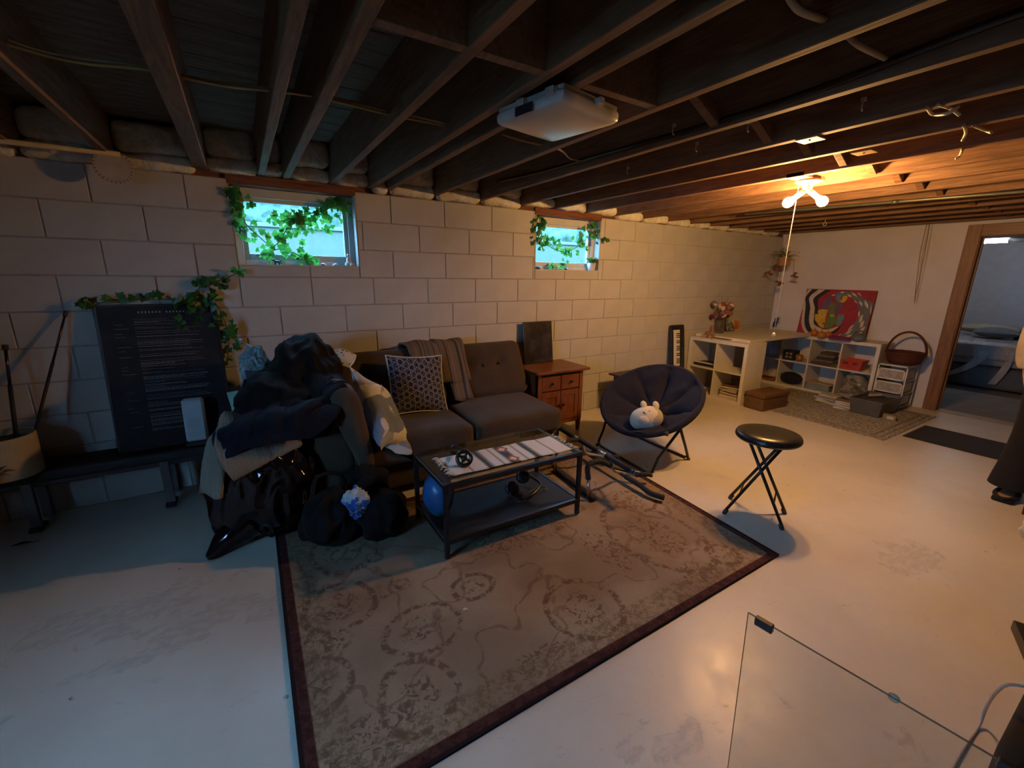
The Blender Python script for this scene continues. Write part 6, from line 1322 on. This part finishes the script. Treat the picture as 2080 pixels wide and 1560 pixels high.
ringtube('trouser_leg', [((.03, -.05, .93), .14, .12), ((.08, -.09, .80), .115, .105), ((.11, -.09, .60), .095, .09), ((.12, -.09, .45), .09, .088), ((.12, -.09, .28), .10, .10), ((.12, -.09, .14), .125, .12), ((.12, -.09, .03), .14, .13)], TRS, 20)
for (x, y) in ((-.22, .10), (.16, -.09)):
    s_ = MB().rbox((.27, .105, .03), .014, Matrix.Translation((x, y, .016)), 5).build('slipper', fabric('black_fluff', (.012, .011, .011), weave=120, bump=1.0), pe, True)
    MB().rbox((.22, .075, .012), .005, Matrix.Translation((x, y, .032)), 4).build('insole', M('tan_insole', (.30, .19, .09), .8), s_, True); MB().tube(arc((x - .0, y, .032), 1, 0, 2 * PI, 26, (.135, 0, 0), (0, .052, 0))[:-1], .013, 8, closed=True).build('fluffy_rim', MATS['black_fluff'], s_, True)
# ================================================================== BEDROOM
bd = thing('bed', 'bed with grey base seen through the doorway', 'bed', (9.0, -2.0, .006))
MB().rbox((1.9, 2.3, .30), .04, Matrix.Translation((9.05, -2.0, .18)), 5).build('base', fabric('grey_bed_base', (.13, .13, .14)), bd, True, True); MB().rbox((1.9, 2.3, .22), .06, Matrix.Translation((9.05, -2.0, .44)), 6).build('mattress', fabric('white_mattress', (.40, .40, .42)), bd, True, True)
qt = tag(MB().grid(lambda u, v: (8.10 + 1.7 * u, -3.1 + 2.2 * v, .605 + .03 * noise.noise(Vector((u * 5, v * 6, 1)))), 26, 30, .04).build('quilt', blotch('grey_mauve_quilt', [(.16, .13, .16), (.32, .31, .32), (.42, .41, .42)], 4), None, True), 'grey and mauve patched quilt spread on the bed', 'quilt')
fz = thing('fur_throw', 'pale blue grey fluffy throw over the bed edge', 'blanket', (8.1, -2.0, .6)); FZ = fabric('pale_fur', (.40, .42, .47), weave=90, bump=1.0)
MB().grid(lambda u, v: (8.35 - .32 * min(1, v * 1.6), -3.1 + 2.2 * u, .63 - max(0, v - .62) * .5 + .02 * noise.noise(Vector((u * 30, v * 5, 3)))), 60, 14, .03).build('fur', FZ, fz, True, True)
sh_ = thing('hanging_sheet', 'twisted pale sheet hanging down the bed side', 'sheet', (8.02, -1.85, .5)); MB().grid(lambda u, v: (8.03 - .015 * math.sin(v * 5 + u * 3), -1.98 + .14 * u * (1 - .5 * v) + .36 * v * v, .56 - .42 * v), 8, 14, .012).build('fold', M('pale_cotton', (.44, .45, .48), .9), sh_, True, True); MB().grid(lambda u, v: (8.03 - .015 * math.sin(v * 5 + u * 3), -2.20 + .07 * u + .10 * v * v, .56 - .45 * v), 6, 14, .012).build('fold', MATS['pale_cotton'], sh_, True, True)
pw = MB(); pillow(pw, Matrix.Translation((9.3, -1.75, .70)) @ Matrix.Rotation(.2, 4, 'Z'), .15, .26, .08); tag(pw.build('bed_pillow', fabric('grey_pillow', (.16, .18, .19)), None, True), 'dark grey pillow lying on the quilt', 'pillow')
pw = MB(); pillow(pw, Matrix.Translation((9.75, -1.55, .72)), .2, .4, .08); tag(pw.build('bed_pillow', fabric('cream_pillow', (.48, .44, .34)), None, True), 'cream pillow at the head of the bed', 'pillow')
tag(MB().grid(lambda u, v: (9.45 + .5 * u, -3.1 + 1.2 * v, .68 + .12 * math.sin(PI * u) * math.sin(PI * v) ** .4 + .02 * noise.noise(Vector((u * 6, v * 8, 2)))), 14, 20, .08).build('purple_blanket', fabric('purple_fleece', (.045, .015, .06)), None, True), 'dark purple blanket heaped at the head of the bed', 'blanket')
tl_ = thing('tube_lamp', 'lit white fluorescent tube lamp hanging in the room behind the doorway', 'lamp', (8.5, -1.9, 2.0)); MB().tube([(8.5, -1.35, 2.0), (8.5, -1.76, 2.0)], .03, 12).build('tube', emit('lit_tube', (.92, .92, 1.0), ROOM2_E), tl_, True, True)
MB().tube([(8.5, -1.76, 2.0), (8.5, -2.5, 2.0)], .03, 12).build('tube_holder', M('white_metal_plate'), tl_, True, True); MB().cbox(8.46, 8.54, -2.5, -1.3, 2.03, 2.06, .004).build('housing', M('white_metal_plate'), tl_, False, True); MB().tube([(8.5, -1.5, 2.06), (8.5, -1.5, 2.35)], .004, 6).build('chain', M('bright_metal'), tl_, True, True); MB().tube([(8.5, -2.3, 2.06), (8.5, -2.3, 2.35)], .004, 6).build('chain', M('bright_metal'), tl_, True, True)
p = fl(945, 1238, .0115); o = thing('paper_scrap', 'tiny white paper scrap lying on the area rug', 'scrap', p); MB().grid(lambda u, v: ((u - .5) * .02, (v - .5) * .012, .002 + .003 * math.sin(u * 4)), 4, 2, .0008).build('paper', M('paper_white'), o)
p = fl(1115, 1028, .0115); o = thing('lint_ball', 'tiny white lint ball on the rug under the coffee table', 'scrap', p); MB().blob((0, 0, .005), (.006, .006, .005), .3, 3, 1, 2).build('lint', M('paper_white'), o)
